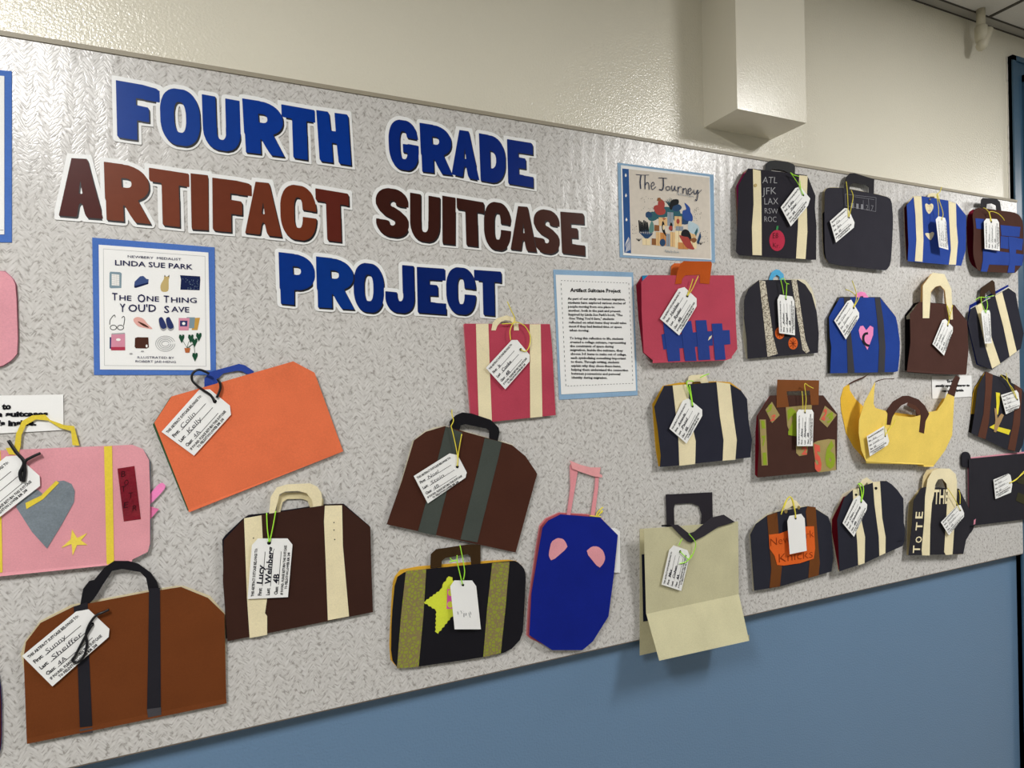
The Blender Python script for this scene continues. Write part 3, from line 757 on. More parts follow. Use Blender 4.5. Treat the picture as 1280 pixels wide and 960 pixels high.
P += [(6, rounded([(430,390),(455,370),(485,400),(480,450),(455,468),(430,450)])), (6, rounded([(390,440),(430,420),(490,460),(480,500),(420,500)])), (13, [(418,385),(425,358),(448,356),(460,388)])]
for k in range(6): P += [(5, q) for q in stroke([(275+k*14,650),(270+k*14,600),(265+k*14,550+8*(k%3))], 16, 10)]
for k in range(7): P += [(3, q) for q in stroke([(330,705),(290+k*14,670),(265+k*18,632+6*abs(k-3))], 20, 4)]
for (x0,y0,x1,y1,c) in ((435,525,515,600,8),(508,480,560,600,10),(570,515,632,620,8),(398,590,440,645,13),(410,650,450,770,8),(448,655,500,770,9),(498,665,535,775,10),(533,650,575,780,8),(580,600,645,645,10),(575,640,640,790,11),(295,705,362,765,11),(375,705,412,765,13),(700,640,755,700,8),(690,700,760,795,11),(600,740,690,800,9)):
    P.append((c, [(x0,y0),(x1,y0+4),(x1,y1),(x0,y1-3)])); P += [(13, q) for q in stroke([(x0+(x1-x0)*.5,y0+2),(x0+(x1-x0)*.5,y1-2)], 2.5, sm=False)]
P += [(3, ell(468,742,25,32)), (6, ell(600,560,14,22)), (6, [(462,532),(500,534),(482,548)]), (14, rounded([(690,560),(730,570),(775,600),(780,650),(740,670),(690,640)])), (7, rounded([(350,640),(370,560),(390,580),(392,640),(370,660)]))]
P += [(5, rounded([(462,600),(466,560),(482,575),(488,640),(500,690),(470,650)])), (5, rounded([(528,600),(540,570),(552,590),(552,640),(530,635)])), (6, ell(537,618,16,20)), (11, ell(478,612,9,22))]
P += [(5, rounded([(625,670),(650,630),(690,640),(715,700),(700,740),(650,740)])), (6, rounded([(610,680),(650,690),(690,700),(720,760),(740,800),(680,790),(640,740)])), (13, rounded([(705,715),(740,700),(762,720),(735,745)])), (4, [(755,690),(770,640),(765,615),(740,660)]), (3, [(760,740),(790,650),(800,690),(775,760)])]
for k in range(70):
    sd = k % 2; x = rnd.uniform(285,400) if sd else rnd.uniform(735,800); y = rnd.uniform(345,480) if sd else rnd.uniform(440,560)
    if k > 45: x, y = (rnd.uniform(205,250), rnd.uniform(590,670)) if sd else (rnd.uniform(790,855), rnd.uniform(625,750))
    P.append((5, ell(x, y, 2.4, 2.8, 6)))
for b in ((265,730),(795,760)):
    for k in range(5): P += [(5, q) for q in stroke([b, (b[0]-25+k*12, b[1]-22-3*(k%2))], 3, sm=False)]
p.print_('printed_picture', P, mats)
S = []
for w_, s_ in ((5,[(240,158),(290,163),(352,163)]),(10,[(283,166),(276,220),(281,281)]),(8,[(318,166),(317,220),(318,285)]),(6,[(318,255),(336,226),(350,242),(353,288)]),(6,[(372,262),(398,243),(384,224),(370,252),(382,287),(412,262)]),
   (5,[(432,187),(470,188),(505,192)]),(9,[(474,192),(476,250),(466,290),(440,285)]),(6,[tuple(v) for v in ell(514,277,16,17,12)]+[(530,277)]),(7,[(548,252),(546,285),(560,296),(575,262)]),(7,[(575,256),(575,285),(590,300)]),(7,[(602,262),(602,312)]),(5,[(602,290),(615,262),(632,270)]),
   (8,[(645,275),(644,322)]),(6,[(644,300),(662,276),(674,295),(676,325),(688,318)]),(6,[(692,305),(714,292),(702,274),(688,300),(700,332),(728,305)]),(7,[(736,288),(738,318),(752,325),(768,290)]),(7,[(772,290),(768,350),(758,384),(750,370)]),(4,[(768,330),(785,310),(803,288)])):
    if s_[0] == (432,187): SPL = len(S)
    S += [(0, q) for q in stroke(s_, w_)]
p.print_('printed_word', S[:SPL], [ink('#24324E')]); p.print_('printed_word', S[SPL:], [ink('#24324E')])
p.text('printed_credits', [('by Francesca Sanna', (597,332), (732,352), 18, 0.0), ('Flying Eye Books', (490,822), (610,832), 20, 0.0)], ink('#4A6A80'), res=1, lift=0.0028)

# small instruction signs
p = Paper('Z', 'instruction_sign', 'small white sign ending in suitcases and inside, above the pink suitcase', 'sign', None, None, '-85,496 79,493 79.5,537.5 -85,546.5')
p.text('printed_text', [('to', (2.2,511.6), (13.8,511.2), 7.4, 0.06), ('gently open suitcases', (-72,521.5), (60,520), 6.6, 0.06), ("see what's inside.", (-55,533.5), (45.5,531.5), 7.2, 0.06)], INKB())
p = Paper('K', 'instruction_sign', 'small white sign half hidden by the brown tip of the yellow suitcase', 'sign', None, None, '118,122 515,114 521,325 124,350')
p.text('printed_text', [('To see', (268,185), (345,184), 28, 0.06), ('gently open suitcases to', (155,228), (498,223), 24, 0.06), ("see what's inside.", (222,281), (440,272), 25, 0.06)], INKB())
# ------------------------------------------------------------------ suitcases
TAN = lambda: paper('#C9C4A1'); PINK = lambda: paper('#DC98A1'); YEL = lambda: paper('#E4CC46'); DKBR = lambda: paper('#3B241D')
def T(r, out, hole, n3, c, lift, col, paths, label, **k): return luggage_tag(r, pts_str(out), hole, n3, c.pl, lift, col, paths, label, **k)
def pts_str(s): return [tuple(float(v) for v in t.split(',')) for t in s.split()]

# pink, left edge
c = Case('V', 'paper_suitcase', 'pink suitcase with grey shiny heart and yellow star at the left edge',
  '-205,360 -150,318 0,312 660,284 715,305 745,360 750,500 750,780 738,820 662,858 535,875 0,925 -150,940 -205,900',
  '-200,360 0,312 655,288 720,310 752,370 756,600 752,790 715,835 0,925 -200,935', paper('#DD99A2'), paper('#8C98A8'), 0.009, 0.010,
  fold=[[(662,858),(535,875),(0,925),(-150,940)], [(658,868),(535,887),(0,942),(-150,958)]])
c.on('strap', '520,292 560,290 570,868 533,876', YEL()); c.on('strap', '-25,318 2,314 12,922 -18,924', YEL())
c.on('strap_end', '533,876 570,860 572,866 536,884', YEL(), 0.0010)
c.behind('handle', '68,315 80,230 110,165 160,137 225,133 250,160 320,185 370,190 397,288 362,286 355,215 300,200 240,163 180,157 130,185 107,235 103,290 95,320', paper('#E0C844'), 0.006)
c.on('handle_tape', '28,300 75,295 103,290 92,335 45,332', YEL(), 0.001)
h = c.on('heart', '80,595 105,545 150,505 190,510 215,530 240,505 275,467 320,463 358,480 374,515 370,570 310,680 235,803 160,720', paper('#7C868E', 0.3, 0.7, 0.16, 0.5, 'silver_foil_paper'))
c.on('yellow_ribbon', ['127,575 205,538 280,464 296,474 215,556 132,606'], YEL(), 0.0014)
c.on('star', '360,708 385,750 437,725 405,762 437,785 385,785 363,838 358,780 305,800 353,757', paper('#EBD457'))
lb = c.on('name_label', '587,403 672,390 704,655 619,667', paper('#7C1424', 0.25, 0.6, 0.2, 0.5, 'red_foil_paper'))
c.text('hand_lettering', [(ch, (x, y), (x + 22, y - 3), (x + 2, y - 30)) for ch, x, y in (('B',605,445),('O',620,488),('T',606,520),('T',642,552),('E',618,600),('R',662,615))], ink('#3A0A14'), 0.0012, toff=0.0)
PAPS = []
e = mk('paper_strip', (lambda m: (sheet(m, 'V', '738,545 750,530 790,482 812,473 828,488 822,508 752,582 740,582', BOARD.off(0.0045), 0.0010, 0, 1), m)[1])(MB()), paper('#F58CC4'))
tag(e, 'bright pink rounded paper strip poking out of the pink suitcase', 'paper strip')
e = mk('paper_bow', (lambda m: (sheet(m, 'V', '740,590 795,605 740,600', BOARD.off(0.0052), 0.0006), sheet(m, 'V', '740,602 795,605 742,668', BOARD.off(0.0046), 0.0010), m)[-1])(MB()), paper('#EE7FB0'))
tag(e, 'small folded pink paper triangle beside the pink suitcase, under the strip', 'folded paper')
T('V', '-225,555 30,342 85,338 198,440 200,490 -75,702', (112,410), ('Botter', '', '4A'), c, 0.004, 'k',
  [[(108,465),(100,425),(120,370),(80,320),(42,262)], [(118,470),(125,420),(125,370),(160,345),(202,326)]], 'white tag tied with black ribbon to the pink suitcase', rad=0.0026)

# orange
c = Case('T', 'paper_suitcase', 'large plain orange suitcase with blue handle',
  '62,400 165,243 895,32 1023,100 1188,552 266,920', '52,412 158,248 890,35 1020,105 1180,560 262,930', paper('#E2734C'), paper('#3F5A3C'), 0.006, 0.011,
  fold=[[(266,920),(1188,552)], [(270,938),(1196,572)]])
c.behind('handle', '362,190 362,135 395,95 570,47 605,55 660,92 650,115 610,105 590,92 560,88 475,105 445,135 437,190', paper('#30489A'), 0.0045)
T('T', '105,455 330,203 395,200 515,297 522,352 300,598', (425,272), ('Colin', 'Kelly', '4A'), c, 0.003, 'k',
  [[(422,275),(400,235),(345,198),(292,150),(292,105),(332,82),(392,106)], [(437,250),(458,195),(455,160),(440,135)]], 'white tag on black ribbon tied to the orange suitcase', rad=0.0024)

# big brown
c = Case('W', 'paper_suitcase', 'large rusty brown suitcase with two black straps, lowest on the left',
  '118,500 130,430 202,335 370,252 745,180 905,155 1040,210 1122,290 1131,712 133,912', '126,600 103,490 125,425 200,325 355,245 745,171 880,150 920,150 1050,200 1128,290 1128,700 142,890', paper('#6E3B1C'), paper('#D9CDA8'), 0.006, 0.012,
  fold=[[(133,912),(1131,712)], [(135,940),(1133,737)]])
c.on('strap', '368,254 438,230 443,440 461,850 399,857 388,540', BLACKP()); c.on('strap', '745,162 800,160 804,765 735,772 742,400', BLACKP())
c.on('strap_end', '398,868 461,858 463,884 400,893', paper('#4A484C'), 0.0010, t=0.002); c.on('strap_end', '735,766 805,757 806,802 740,812', paper('#4A484C'), 0.0010, t=0.002)
c.behind('handle', '395,275 415,165 445,125 470,120 520,60 570,25 640,25 690,38 755,85 785,130 800,180 745,185 730,110 700,80 610,65 560,75 510,150 490,185 465,220 440,245 430,272', paper('#17161B', 0.6, 0.15), 0.011, t=0.0015)
T('W', '110,500 380,278 443,267 547,365 543,405 262,652', (460,342), ('Sunny', 'Sheiffer', '4A'), c, 0.004, 'k',
  [[(462,342),(425,405),(378,495)], [(378,497),(362,520),(385,532),(420,500),(435,440),(430,395),(445,345),(480,298),(520,280),(545,268)]], 'white tag on black cord tied to the rusty brown suitcase', rad=0.0022)

# Lucy dark brown with cream straps
c = Case('U', 'paper_suitcase', 'dark brown suitcase with two cream straps and a cream double handle',
  '68,366 182,245 285,222 640,168 745,162 905,292 912,560 920,778 88,945 62,600', '58,365 75,340 175,245 210,222 290,214 640,162 752,158 900,285 905,760 80,930', DKBR(), paper('#1C1A22'), 0.006, 0.013)
s1 = c.on('strap', '183,242 283,225 290,360 315,700 303,785 315,800 315,908 215,926 200,700', CREAM()); s2 = c.on('strap', '645,170 743,168 748,400 783,802 662,825 648,450 640,260', CREAM())
for q in ((697,266,s2),(697,309,s2),(701,363,s2),(237,355,s1)): part('strap_hole', 'U', ell(q[0], q[1], 3.5, 4, 8), c.pl.off(0.0012), INKB(), q[2], 0.0003)
c.behind('handle', '366,215 376,120 410,95 530,95 600,110 637,132 637,190 565,190 545,142 510,130 430,132 403,150 388,215', paper('#DDD0A6'), 0.004)
c.on('handle', '325,225 335,120 370,65 430,48 560,42 600,60 625,95 630,130 625,180 580,184 570,135 540,98 490,85 420,88 385,105 375,150 355,218', CREAM(), -0.0008)
T('U', '203,703 228,395 262,357 432,357 460,393 434,692', (326,382), ('Lucy', 'Weinberg', '4B'), c, 0.004, 'g',
  [[(326,378),(316,300),(312,212)], [(330,375),(348,290),(364,200)]], 'white tag with bold black handwriting on the dark brown suitcase with cream straps', off=0.03, hs=1.3)

# dark brown, grey-green straps
c = Case('R', 'paper_suitcase', 'tilted dark brown suitcase with two grey-green straps and a black handle',
  '42,760 140,480 215,230 290,175 410,140 770,240 835,260 920,330 993,440 960,560 857,938', '60,750 205,235 280,175 345,148 415,138 770,236 835,256 985,440 855,925', paper('#48291F'), paper('#D8D0B6'), 0.007, 0.014)
c.on('strap', '415,142 520,180 480,310 420,560 352,830 240,806 285,640 370,330', paper('#474D48')); c.on('strap', '662,215 770,240 750,330 615,874 508,855 620,400', paper('#474D48'))
c.on('handle', '440,150 440,110 480,70 520,53 580,60 700,100 750,150 755,180 742,245 690,235 690,170 670,155 540,128 510,135 500,175', paper('#131217', 0.6, 0.15), -0.0012, t=0.0012)
T('R', '213,455 440,312 490,322 548,432 540,465 302,628', (488,396), ('Noel', 'Stein', '4B'), c, 0.004, 'y',
  [[(487,392),(490,330),(462,190),(448,140)], [(489,392),(497,300),(516,190)], [(448,140),(464,105),(455,70),(454,36)]], 'white tag on yellow string on the suitcase with grey-green straps')

# crimson with cream straps
c = Case('S', 'paper_suitcase', 'crimson suitcase with two cream straps below the word PROJECT',
  '62,207 705,212 722,400 748,893 118,960 95,650', '56,212 700,210 716,400 740,880 108,940 85,650', paper('#B44457'), paper('#D77880'), 0.008, 0.010)
c.on('strap', '150,210 243,208 252,500 270,944 172,955 160,600', CREAM()); c.on('strap', '553,212 635,212 648,905 557,914', CREAM())
c.on('handle', '265,258 275,200 310,165 380,145 430,160 465,200 473,258 435,258 430,205 405,185 370,180 335,195 310,225 298,258', CREAM())
T('S', '224,540 418,330 460,330 552,440 552,490 370,700', (485,402), ('Quinn', 'Cooke', '4B'), c, 0.005, 'y',
  [[(485,402),(520,415),(548,380),(556,300),(520,230),(470,200),(430,205),(405,260),(410,330)], [(430,205),(440,165),(410,100),(385,42)], [(345,210),(390,207),(430,205)]], 'white tag on yellow string tied to the crimson suitcase', off=0.02)

# black and olive with star
c = Case('Q', 'paper_suitcase', 'black suitcase with lime star and two olive patterned straps',
  '105,290 180,240 880,172 935,170 985,215 1002,270 990,500 978,695 885,793 710,832 128,915 75,840 80,560', '60,832 80,400 92,290 150,218 700,172 920,160 985,215 995,500 960,690 700,820 115,902', paper('#17161C', 0.6, 0.15), paper('#E2AE3A'), 0.007, 0.009, sm=1)
def olive():
    m, nt, b = base_mat('olive_patterned_paper', 0.8); L = nt.links.new
    v = nd(nt, 'ShaderNodeTexVoronoi', feature='DISTANCE_TO_EDGE'); v.inputs['Scale'].default_value = 120; L(wpos(nt), v.inputs['Vector'])
    n = nd(nt, 'ShaderNodeTexNoise'); n.inputs['Scale'].default_value = 40; L(wpos(nt), n.inputs['Vector'])
    th = nd(nt, 'ShaderNodeMapRange'); th.inputs[1].default_value = 0.09; th.inputs[2].default_value = 0.15; L(v.outputs['Distance'], th.inputs[0])
    g = nd(nt, 'ShaderNodeMapRange'); g.inputs[1].default_value = 0.30; g.inputs[2].default_value = 0.42; L(n.outputs['Fac'], g.inputs[0])
    mu = nd(nt, 'ShaderNodeMath', operation='MULTIPLY'); L(th.outputs[0], mu.inputs[0]); L(g.outputs[0], mu.inputs[1])
    x = nd(nt, 'ShaderNodeMix', data_type='RGBA'); x.inputs[6].default_value = lin('#85764C'); x.inputs[7].default_value = lin('#8E9630'); L(mu.outputs[0], x.inputs[0]); L(x.outputs[2], b.inputs['Base Color'])
    return m
OL = olive()
c.on('strap', '178,240 317,226 298,540 265,898 116,908 145,540', OL); c.on('strap', '770,186 888,178 860,500 828,803 708,832 735,500', OL)
c.on('handle', '345,222 348,125 385,90 430,84 600,58 690,61 690,195 625,200 620,140 600,125 450,150 425,170 420,215', paper('#3A2916'), -0.0012)
st = []
_s = pts_str('470,280 495,285 520,360 640,400 560,480 580,590 495,550 400,668 380,655 385,510 298,455 415,370 440,320')
for i in range(len(_s)):
    a, b = np.array(_s[i]), np.array(_s[(i+1) % len(_s)]); k = max(1, int(np.linalg.norm(b - a) / 14))
    for j in range(k):
        q = a + (b - a) * j / k; nn = np.array([-(b-a)[1], (b-a)[0]]) / np.linalg.norm(b - a)
        st.append(tuple(q + nn * (3.5 if j % 2 else -3.0)))
c.on('star', st, paper('#D3DC42'))
pk = c.on('pink_patch', '463,365 520,360 535,495 457,500', paper('#E05FB4'), 0.0014)
part('yellow_ring', 'Q', [ell(482,390,16,22,14), ell(482,470,20,22,14)], c.pl.off(0.0018), paper('#D9DC4C'), pk, 0.0003)
T('Q', '512,640 482,345 510,305 632,305 660,345 692,640', (568,335), None, c, 0.008, 'g',
  [[(566,332),(548,260),(530,180),(528,132)], [(572,300),(580,240),(566,150),(548,62)], [(480,150),(500,170),(528,165)], [(475,178),(505,172),(528,168),(530,180)]],
  'blank white tag with faint pen marks in front of the lime star', blank=True, marks=[(.30,.80,.36,.82),(.32,.66,.38,.70),(.25,.60,.33,.58),(.36,.58,.38,.64),(.24,.36,.34,.40),(.30,.32,.36,.34),(.28,.52,.33,.50)])

# blue mask
c = Case('P', 'paper_suitcase', 'tall royal blue suitcase with pink half-moon eyes and a pink pull handle',
  '45,860 55,660 90,450 108,345 135,310 195,280 385,295 470,380 452,560 425,770 350,890 300,932 155,932', '30,860 40,690 75,440 92,335 120,300 185,271 320,278 385,292 462,380 412,780 295,924 160,926 48,876', paper('#122283'), paper('#D88488'), 0.010, 0.012,
  inner='36,862 46,690 80,440 98,338 126,303 188,274 320,282 380,294 460,380 410,780 292,922 160,924 52,876', im=paper('#B65A60'))
hp = paper('#E2959C')
c.behind('handle', '225,285 243,150 240,50 250,28 280,60 265,150 242,285', hp, 0.004, t=0.002)
c.behind('handle', '338,300 360,150 364,82 380,84 376,150 357,300', hp, 0.004, t=0.002)
c.behind('handle_grip', '240,22 290,42 340,55 388,55 382,85 395,92 394,104 355,98 300,80 252,62', paper('#E7A2A4'), 0.0065, t=0.001)
c.on('pink_eye', '140,460 150,412 180,393 208,398 222,418 229,440 152,506 138,480', paper('#E09AA2'), sm=1); c.on('pink_eye', '315,460 345,434 375,434 400,455 410,490 400,518 379,540', paper('#E09AA2'), sm=1)
T('P', '482,560 480,362 455,345 380,350 360,370 370,560', (420,372), None, Case.__new__(Case) if False else type('q', (), {'pl': BOARD})(), 0.004, 'y',
  [[(335,287),(360,290),(388,292)], [(366,290),(375,268),(398,246)], [(372,290),(395,262),(390,275)]], 'blank white tag peeking out from behind the royal blue suitcase', blank=True, rad=0.0016)

# tan sagging bag
c = Case('O', 'paper_suitcase', 'pale tan sagging suitcase hanging over the lower board edge',
  '83,235 575,195 578,575 95,678', '62,235 100,232 555,205 555,790 300,840 62,895', paper('#C7C29F'), paper('#C2BC98'), 0.022, 0.036,
  fold=[[(95,678),(578,575)], [(163,922),(632,818)], 0.062], inner='72,368 560,310 560,640 80,718', im=paper('#1A1C2E'))
c.on('torn_corner', '612,812 632,786 633,818', paper('#AFA987'), 0.036)
c.behind('handle', '197,55 440,43 443,215 380,220 385,160 370,115 330,100 245,105 240,130 243,235 203,240', paper('#2D2A30'), 0.004)
c.behind('handle_slot', '175,214 232,212 235,222 176,222', paper('#141218'), 0.030)
c.on('handle_flap', '220,212 260,212 318,258 345,250 435,175 500,160 558,198 470,225 400,270 330,307 310,300 275,270', paper('#353238'), 0.004)
T('O', '175,525 215,345 238,320 310,345 322,375 278,558', (272,352), ('Max', 'Cohen', '4A'), c, 0.005, 'g',
  [[(272,352),(300,380),(322,390),(345,350),(352,305),(318,260)], [(270,415),(300,408),(325,385),(330,370)], [(265,320),(282,285)]], 'white tag on green string on the pale tan suitcase', off=0.03)

# crimson with blue weave, orange handle
c = Case('D', 'paper_suitcase', 'crimson suitcase with woven blue strips and an orange handle',
  '78,215 135,160 845,160 852,280 860,560 872,770 825,835 775,842 172,862 98,800 80,450', '35,240 78,172 140,158 840,162 850,300 850,760 160,860 92,800 55,520', paper('#B9485B'), paper('#8E2238'), 0.020, 0.022,
  fold=[[(172,862),(775,842),(825,835)], [(170,886),(775,864),(828,845)]], inner='84,162 132,160 134,215 88,222', im=paper('#2C86B8'))
bl = paper('#2C428A')
c.on('woven_band', ['245,650 275,640 290,770 262,775', '380,650 525,630 665,620 670,740 540,750 385,765', '735,615 808,612 815,730 755,735'], bl)
for s in ('258,540 360,560 385,660 400,868 300,873 270,650', '400,550 490,535 515,700 535,868 440,870 415,660', '527,532 615,530 635,700 648,857 552,863 540,700', '660,560 745,557 760,700 775,856 688,862 675,700'): c.on('woven_strip', s, bl, 0.0016)
c.on('paper_scrap', '630,700 640,670 662,655 655,680', CREAM(), 0.0022)
c.on('handle', '357,232 375,130 405,60 430,42 655,45 662,65 640,233 562,225 562,155 440,160 415,190 410,230', paper('#B9541E'), 0.001)
c.behind('handle', '318,170 325,85 350,60 420,60 410,170', paper('#D96C34'), 0.004)
T('D', '232,520 385,270 435,257 535,352 535,415 390,657', (457,332), ('Holden', 'Ryder', '4B'), c, 0.005, 'y',
  [[(457,330),(475,280),(505,190)], [(462,325),(500,270),(548,165)]], 'white tag on yellow string on the suitcase with woven blue strips over crimson', off=0.02)
# ------------------------------------------------------------------ right half
# airport codes
c = Case('A', 'paper_suitcase', 'black suitcase chalked with airport codes ATL, JFK, LAX and a red apple',
  '65,800 75,560 85,265 160,132 205,134 630,185 645,212 700,350 695,450 708,590 705,862 650,862 90,825', '58,290 122,160 165,134 630,188 690,350 690,840 78,800 72,560', paper('#2B2930'), paper('#9A7A66'), 0.012, 0.020,
  inner='68,270 125,170 180,140 600,190 600,600 84,560', im=paper('#B02A6E'))
c.on('strap', '200,137 262,150 268,450 270,827 197,824 192,600 205,420', CREAM()); c.on('strap', '570,185 637,192 630,400 635,640 620,857 545,852 560,600', CREAM())
c.on('brass_fastener', ell(221,266,12,14,12), ink('#B59A4A', 0.3, 0.8), 0.0022, t=0.0015)
c.text('chalk_lettering', [('ATL', (275,250), (392,250), (280,195)), ('JFK', (275,342), (385,336), (275,282)), ('LAX', (292,420), (402,418), (290,365)), ('RSW', (295,490), (400,495), (293,445)), ('ROC', (292,558), (388,560), (290,512))], ink('#A8A8AC'), toff=-0.012)
ap = c.on('apple', ell(393,708,62,84,24), paper('#B5324A')); part('apple_stem', 'A', '384,622 390,592 404,590 400,625', c.pl.off(0.0016), paper('#3C8A50'), ap)
c.text('apple_lettering', [('E8', (360,690), (402,688), (360,645)), ('Kr.', (360,760), (415,768), (360,722))], ink('#5A1420'), 0.0016, toff=-0.01)
c.behind('handle', '298,165 302,102 330,72 380,67 480,80 525,97 538,115 535,185 490,170 440,145 360,135 335,160', paper('#3B3C3D'), 0.006)
T('A', '422,442 540,288 580,275 658,372 640,430 503,595', (603,345), ('Lila', 'Zabar', '4A'), c, 0.008, 'g',
  [[(603,345),(570,270),(535,215),(500,165)], [(598,340),(580,280),(575,230)], [(500,165),(530,185),(570,195)]], 'white tag on green string on the airport codes suitcase', off=0.02)

# charcoal with chalk combination lock
c = Case('B', 'paper_suitcase', 'plain charcoal suitcase with chalk-drawn lock numbers, right of the airport codes one',
  '75,240 88,212 112,203 240,205 600,275 648,308 662,470 652,700 640,860 604,912 560,908 120,860 78,800 72,500', '52,280 60,235 78,212 130,197 250,205 590,270 640,310 630,860 560,900 115,855 65,800 56,640', paper('#323139'), paper('#B5A98A'), 0.014, 0.016, sm=1,
  inner='56,370 300,380 600,420 560,890 118,850 70,795 60,640', im=paper('#1B1A20'))
mbp = c.text('chalk_lettering', [(t, (x, 378 + (x - 300) * .12), (x + 20, 380 + (x - 300) * .12), (x, 330 + (x - 300) * .12)) for t, x in (('1', 300), ('1', 345), ('1', 385), ('2', 428), ('7', 472))], ink('#8A8A90'), toff=-0.015)
P_ = []
for a, b in (((250,258),(515,288)),((515,288),(512,408)),((512,408),(255,358)),((255,358),(250,258)),((330,280),(500,305)),((320,300),(325,372)),((405,310),(405,385)),((450,300),(455,395))): P_ += stroke([a, b], 3, sm=False)
c.on('chalk_lines', P_, ink('#7E7E86'), 0.0009, t=0.0001)
c.on('handle', '240,225 245,180 262,110 290,80 330,78 500,130 495,275 455,262 455,200 430,180 320,160 290,185 285,235', paper('#1E1C22', 0.6, 0.15), -0.0012, t=0.0012)
T('B', '120,490 245,378 275,380 330,500 325,545 172,673', (283,458), ('Gia', 'Bea', '4B'), c, 0.008, 'y',
  [[(283,455),(300,380),(318,280),(302,225)], [(280,455),(275,380),(268,230),(258,150)]], 'white tag on yellow string on the charcoal suitcase with chalk numbers')

# blue with hearts
c = Case('C', 'paper_suitcase', 'blue suitcase with two cream hearts between cream straps, in the top row',
  '108,250 180,165 255,160 520,205 605,235 702,355 700,600 698,700 652,858 530,848 118,812 125,640 115,400', '78,270 95,235 175,160 260,158 520,205 600,232 690,350 680,700 640,845 100,812 86,500', paper('#2C4898'), paper('#CFC3A6'), 0.022, 0.026,
  inner='84,280 110,240 300,220 600,300 600,780 108,800 90,500', im=paper('#5A1420'))
c.on('strap', '178,165 255,162 265,350 275,600 265,818 190,811 205,600 195,350', CREAM()); c.on('strap', '525,208 600,235 605,450 620,620 600,848 530,845 550,700 530,350', CREAM())
c.on('heart', '290,245 305,232 332,250 355,232 375,250 372,290 332,348 300,300', CREAM(), sm=1); c.on('heart', '290,535 310,528 335,535 365,516 383,530 375,560 347,608 310,570', CREAM(), sm=1)
c.text('heart_face', [('^ ^', (312,272), (352,270), (312,255)), ('u', (322,310), (345,310), (322,296))], ink('#C0504E'), 0.0016, toff=-0.01)
c.behind('handle', '308,185 325,140 360,130 430,135 442,200 400,195 380,165 340,165 330,190', CREAM(), 0.008)
c.on('eyelet', [ell(340,192,12,9,10), ell(432,200,10,13,10)], ink('#4A4636', 0.4, 0.6), 0.0016)
T('C', '432,672 398,395 425,362 490,378 502,420 524,698', (457,397), ('Ella', 'Kagan', '4A'), c, 0.022, 'y',
  [[(457,397),(470,330),(430,200),(415,140),(440,118),(455,70)], [(425,360),(425,280),(412,190),(410,145)]], 'white tag on yellow string between the two straps of the blue suitcase with cream hearts', tilt=-0.02)

# brown with blue weave
c = Case('C', 'paper_suitcase', 'brown suitcase with woven blue bands at the right end of the top row',
  '765,340 790,290 835,276 1010,300 1180,322 1235,350 1272,420 1276,600 1278,780 1265,840 1200,925 1170,932 830,915 802,870 770,740 778,500', '708,420 728,325 775,290 1000,300 1200,340 1240,420 1240,800 1180,915 830,905 745,835 716,700', BROWN(), paper('#74142A'), 0.024, 0.026, sm=1)
bl = paper('#2E4896')
for s in ('795,382 880,390 885,495 805,485', '1045,450 1245,470 1235,570 1055,555', '1190,575 1272,590 1260,705 1175,690', '1048,560 1125,570 1125,690 1045,680', '930,700 1276,745 1262,858 925,845'): c.on('woven_band', s, bl)
for s in ('870,690 945,690 930,850 910,918 850,914 870,800', '1125,565 1210,575 1195,800 1185,926 1115,926 1140,800'): c.on('woven_strip', s, bl, 0.0016)
c.on('handle', '850,300 848,240 853,195 870,180 1010,190 1040,220 1056,320 1007,315 1000,255 960,235 910,240 900,310', paper('#222126', 0.6, 0.15), -0.0012, t=0.0012)
T('C', '888,688 880,415 905,385 1010,392 1030,425 1038,708', (952,418), ('Dana', 'Weitzner', '4B'), c, 0.010, 'y',
  [[(952,415),(930,330),(900,290),(875,278)], [(950,412),(935,330),(960,315),(1020,335),(1060,370),(1085,405)], [(955,410),(940,350),(928,315)]], 'white tag on yellow string on the brown suitcase with woven blue bands', tilt=-0.01)

# black with printed straps and basketballs
c = Case('E', 'paper_suitcase', 'black suitcase with newsprint straps and two orange basketballs',
  '75,350 85,300 112,232 210,148 570,145 640,190 700,280 745,440 765,640 757,820 108,875 100,700 75,500', '72,500 76,350 108,235 205,150 580,138 640,148 700,225 738,350 745,800 95,876 66,680', paper('#2D2C33'), paper('#D9D2B8'), 0.010, 0.012)
def news():
    m, nt, b = base_mat('newsprint_strip', 0.8); L = nt.links.new
    n = nd(nt, 'ShaderNodeTexNoise'); n.inputs['Scale'].default_value = 260; n.inputs['Detail'].default_value = 3; L(wpos(nt), n.inputs['Vector'])
    r = nd(nt, 'ShaderNodeMapRange'); r.inputs[1].default_value = 0.42; r.inputs[2].default_value = 0.52; L(n.outputs['Fac'], r.inputs[0])
    x = nd(nt, 'ShaderNodeMix', data_type='RGBA'); x.inputs[6].default_value = lin('#7A7060'); x.inputs[7].default_value = lin('#CDC5B2'); L(r.outputs[0], x.inputs[0]); L(x.outputs[2], b.inputs['Base Color']); return m
NEWS = news()
c.on('strap', '215,150 270,158 320,500 350,700 385,830 292,858 270,650', NEWS); c.on('strap', '512,150 560,145 600,420 640,700 680,805 650,825 615,790 560,450', NEWS)
for (cx, cy) in ((405,638),(527,733)):
    bb = c.on('basketball', ell(cx, cy, 43, 56, 24), paper('#D8642C'))
    part('seam', 'E', [q for s in (((-30,0),(30,0)),((0,-45),(0,45)),((-25,-30),(25,32)),((-25,32),(25,-30))) for q in stroke([(cx+s[0][0],cy+s[0][1]),(cx+s[1][0],cy+s[1][1])], 4, sm=False)], c.pl.off(0.0015), ink('#6E2A12'), bb, 0.0002)
c.behind('handle', '300,165 312,120 330,75 370,50 400,55 440,95 445,165 405,165 402,118 375,100 345,130 338,165', paper('#58AEDB'), 0.004)
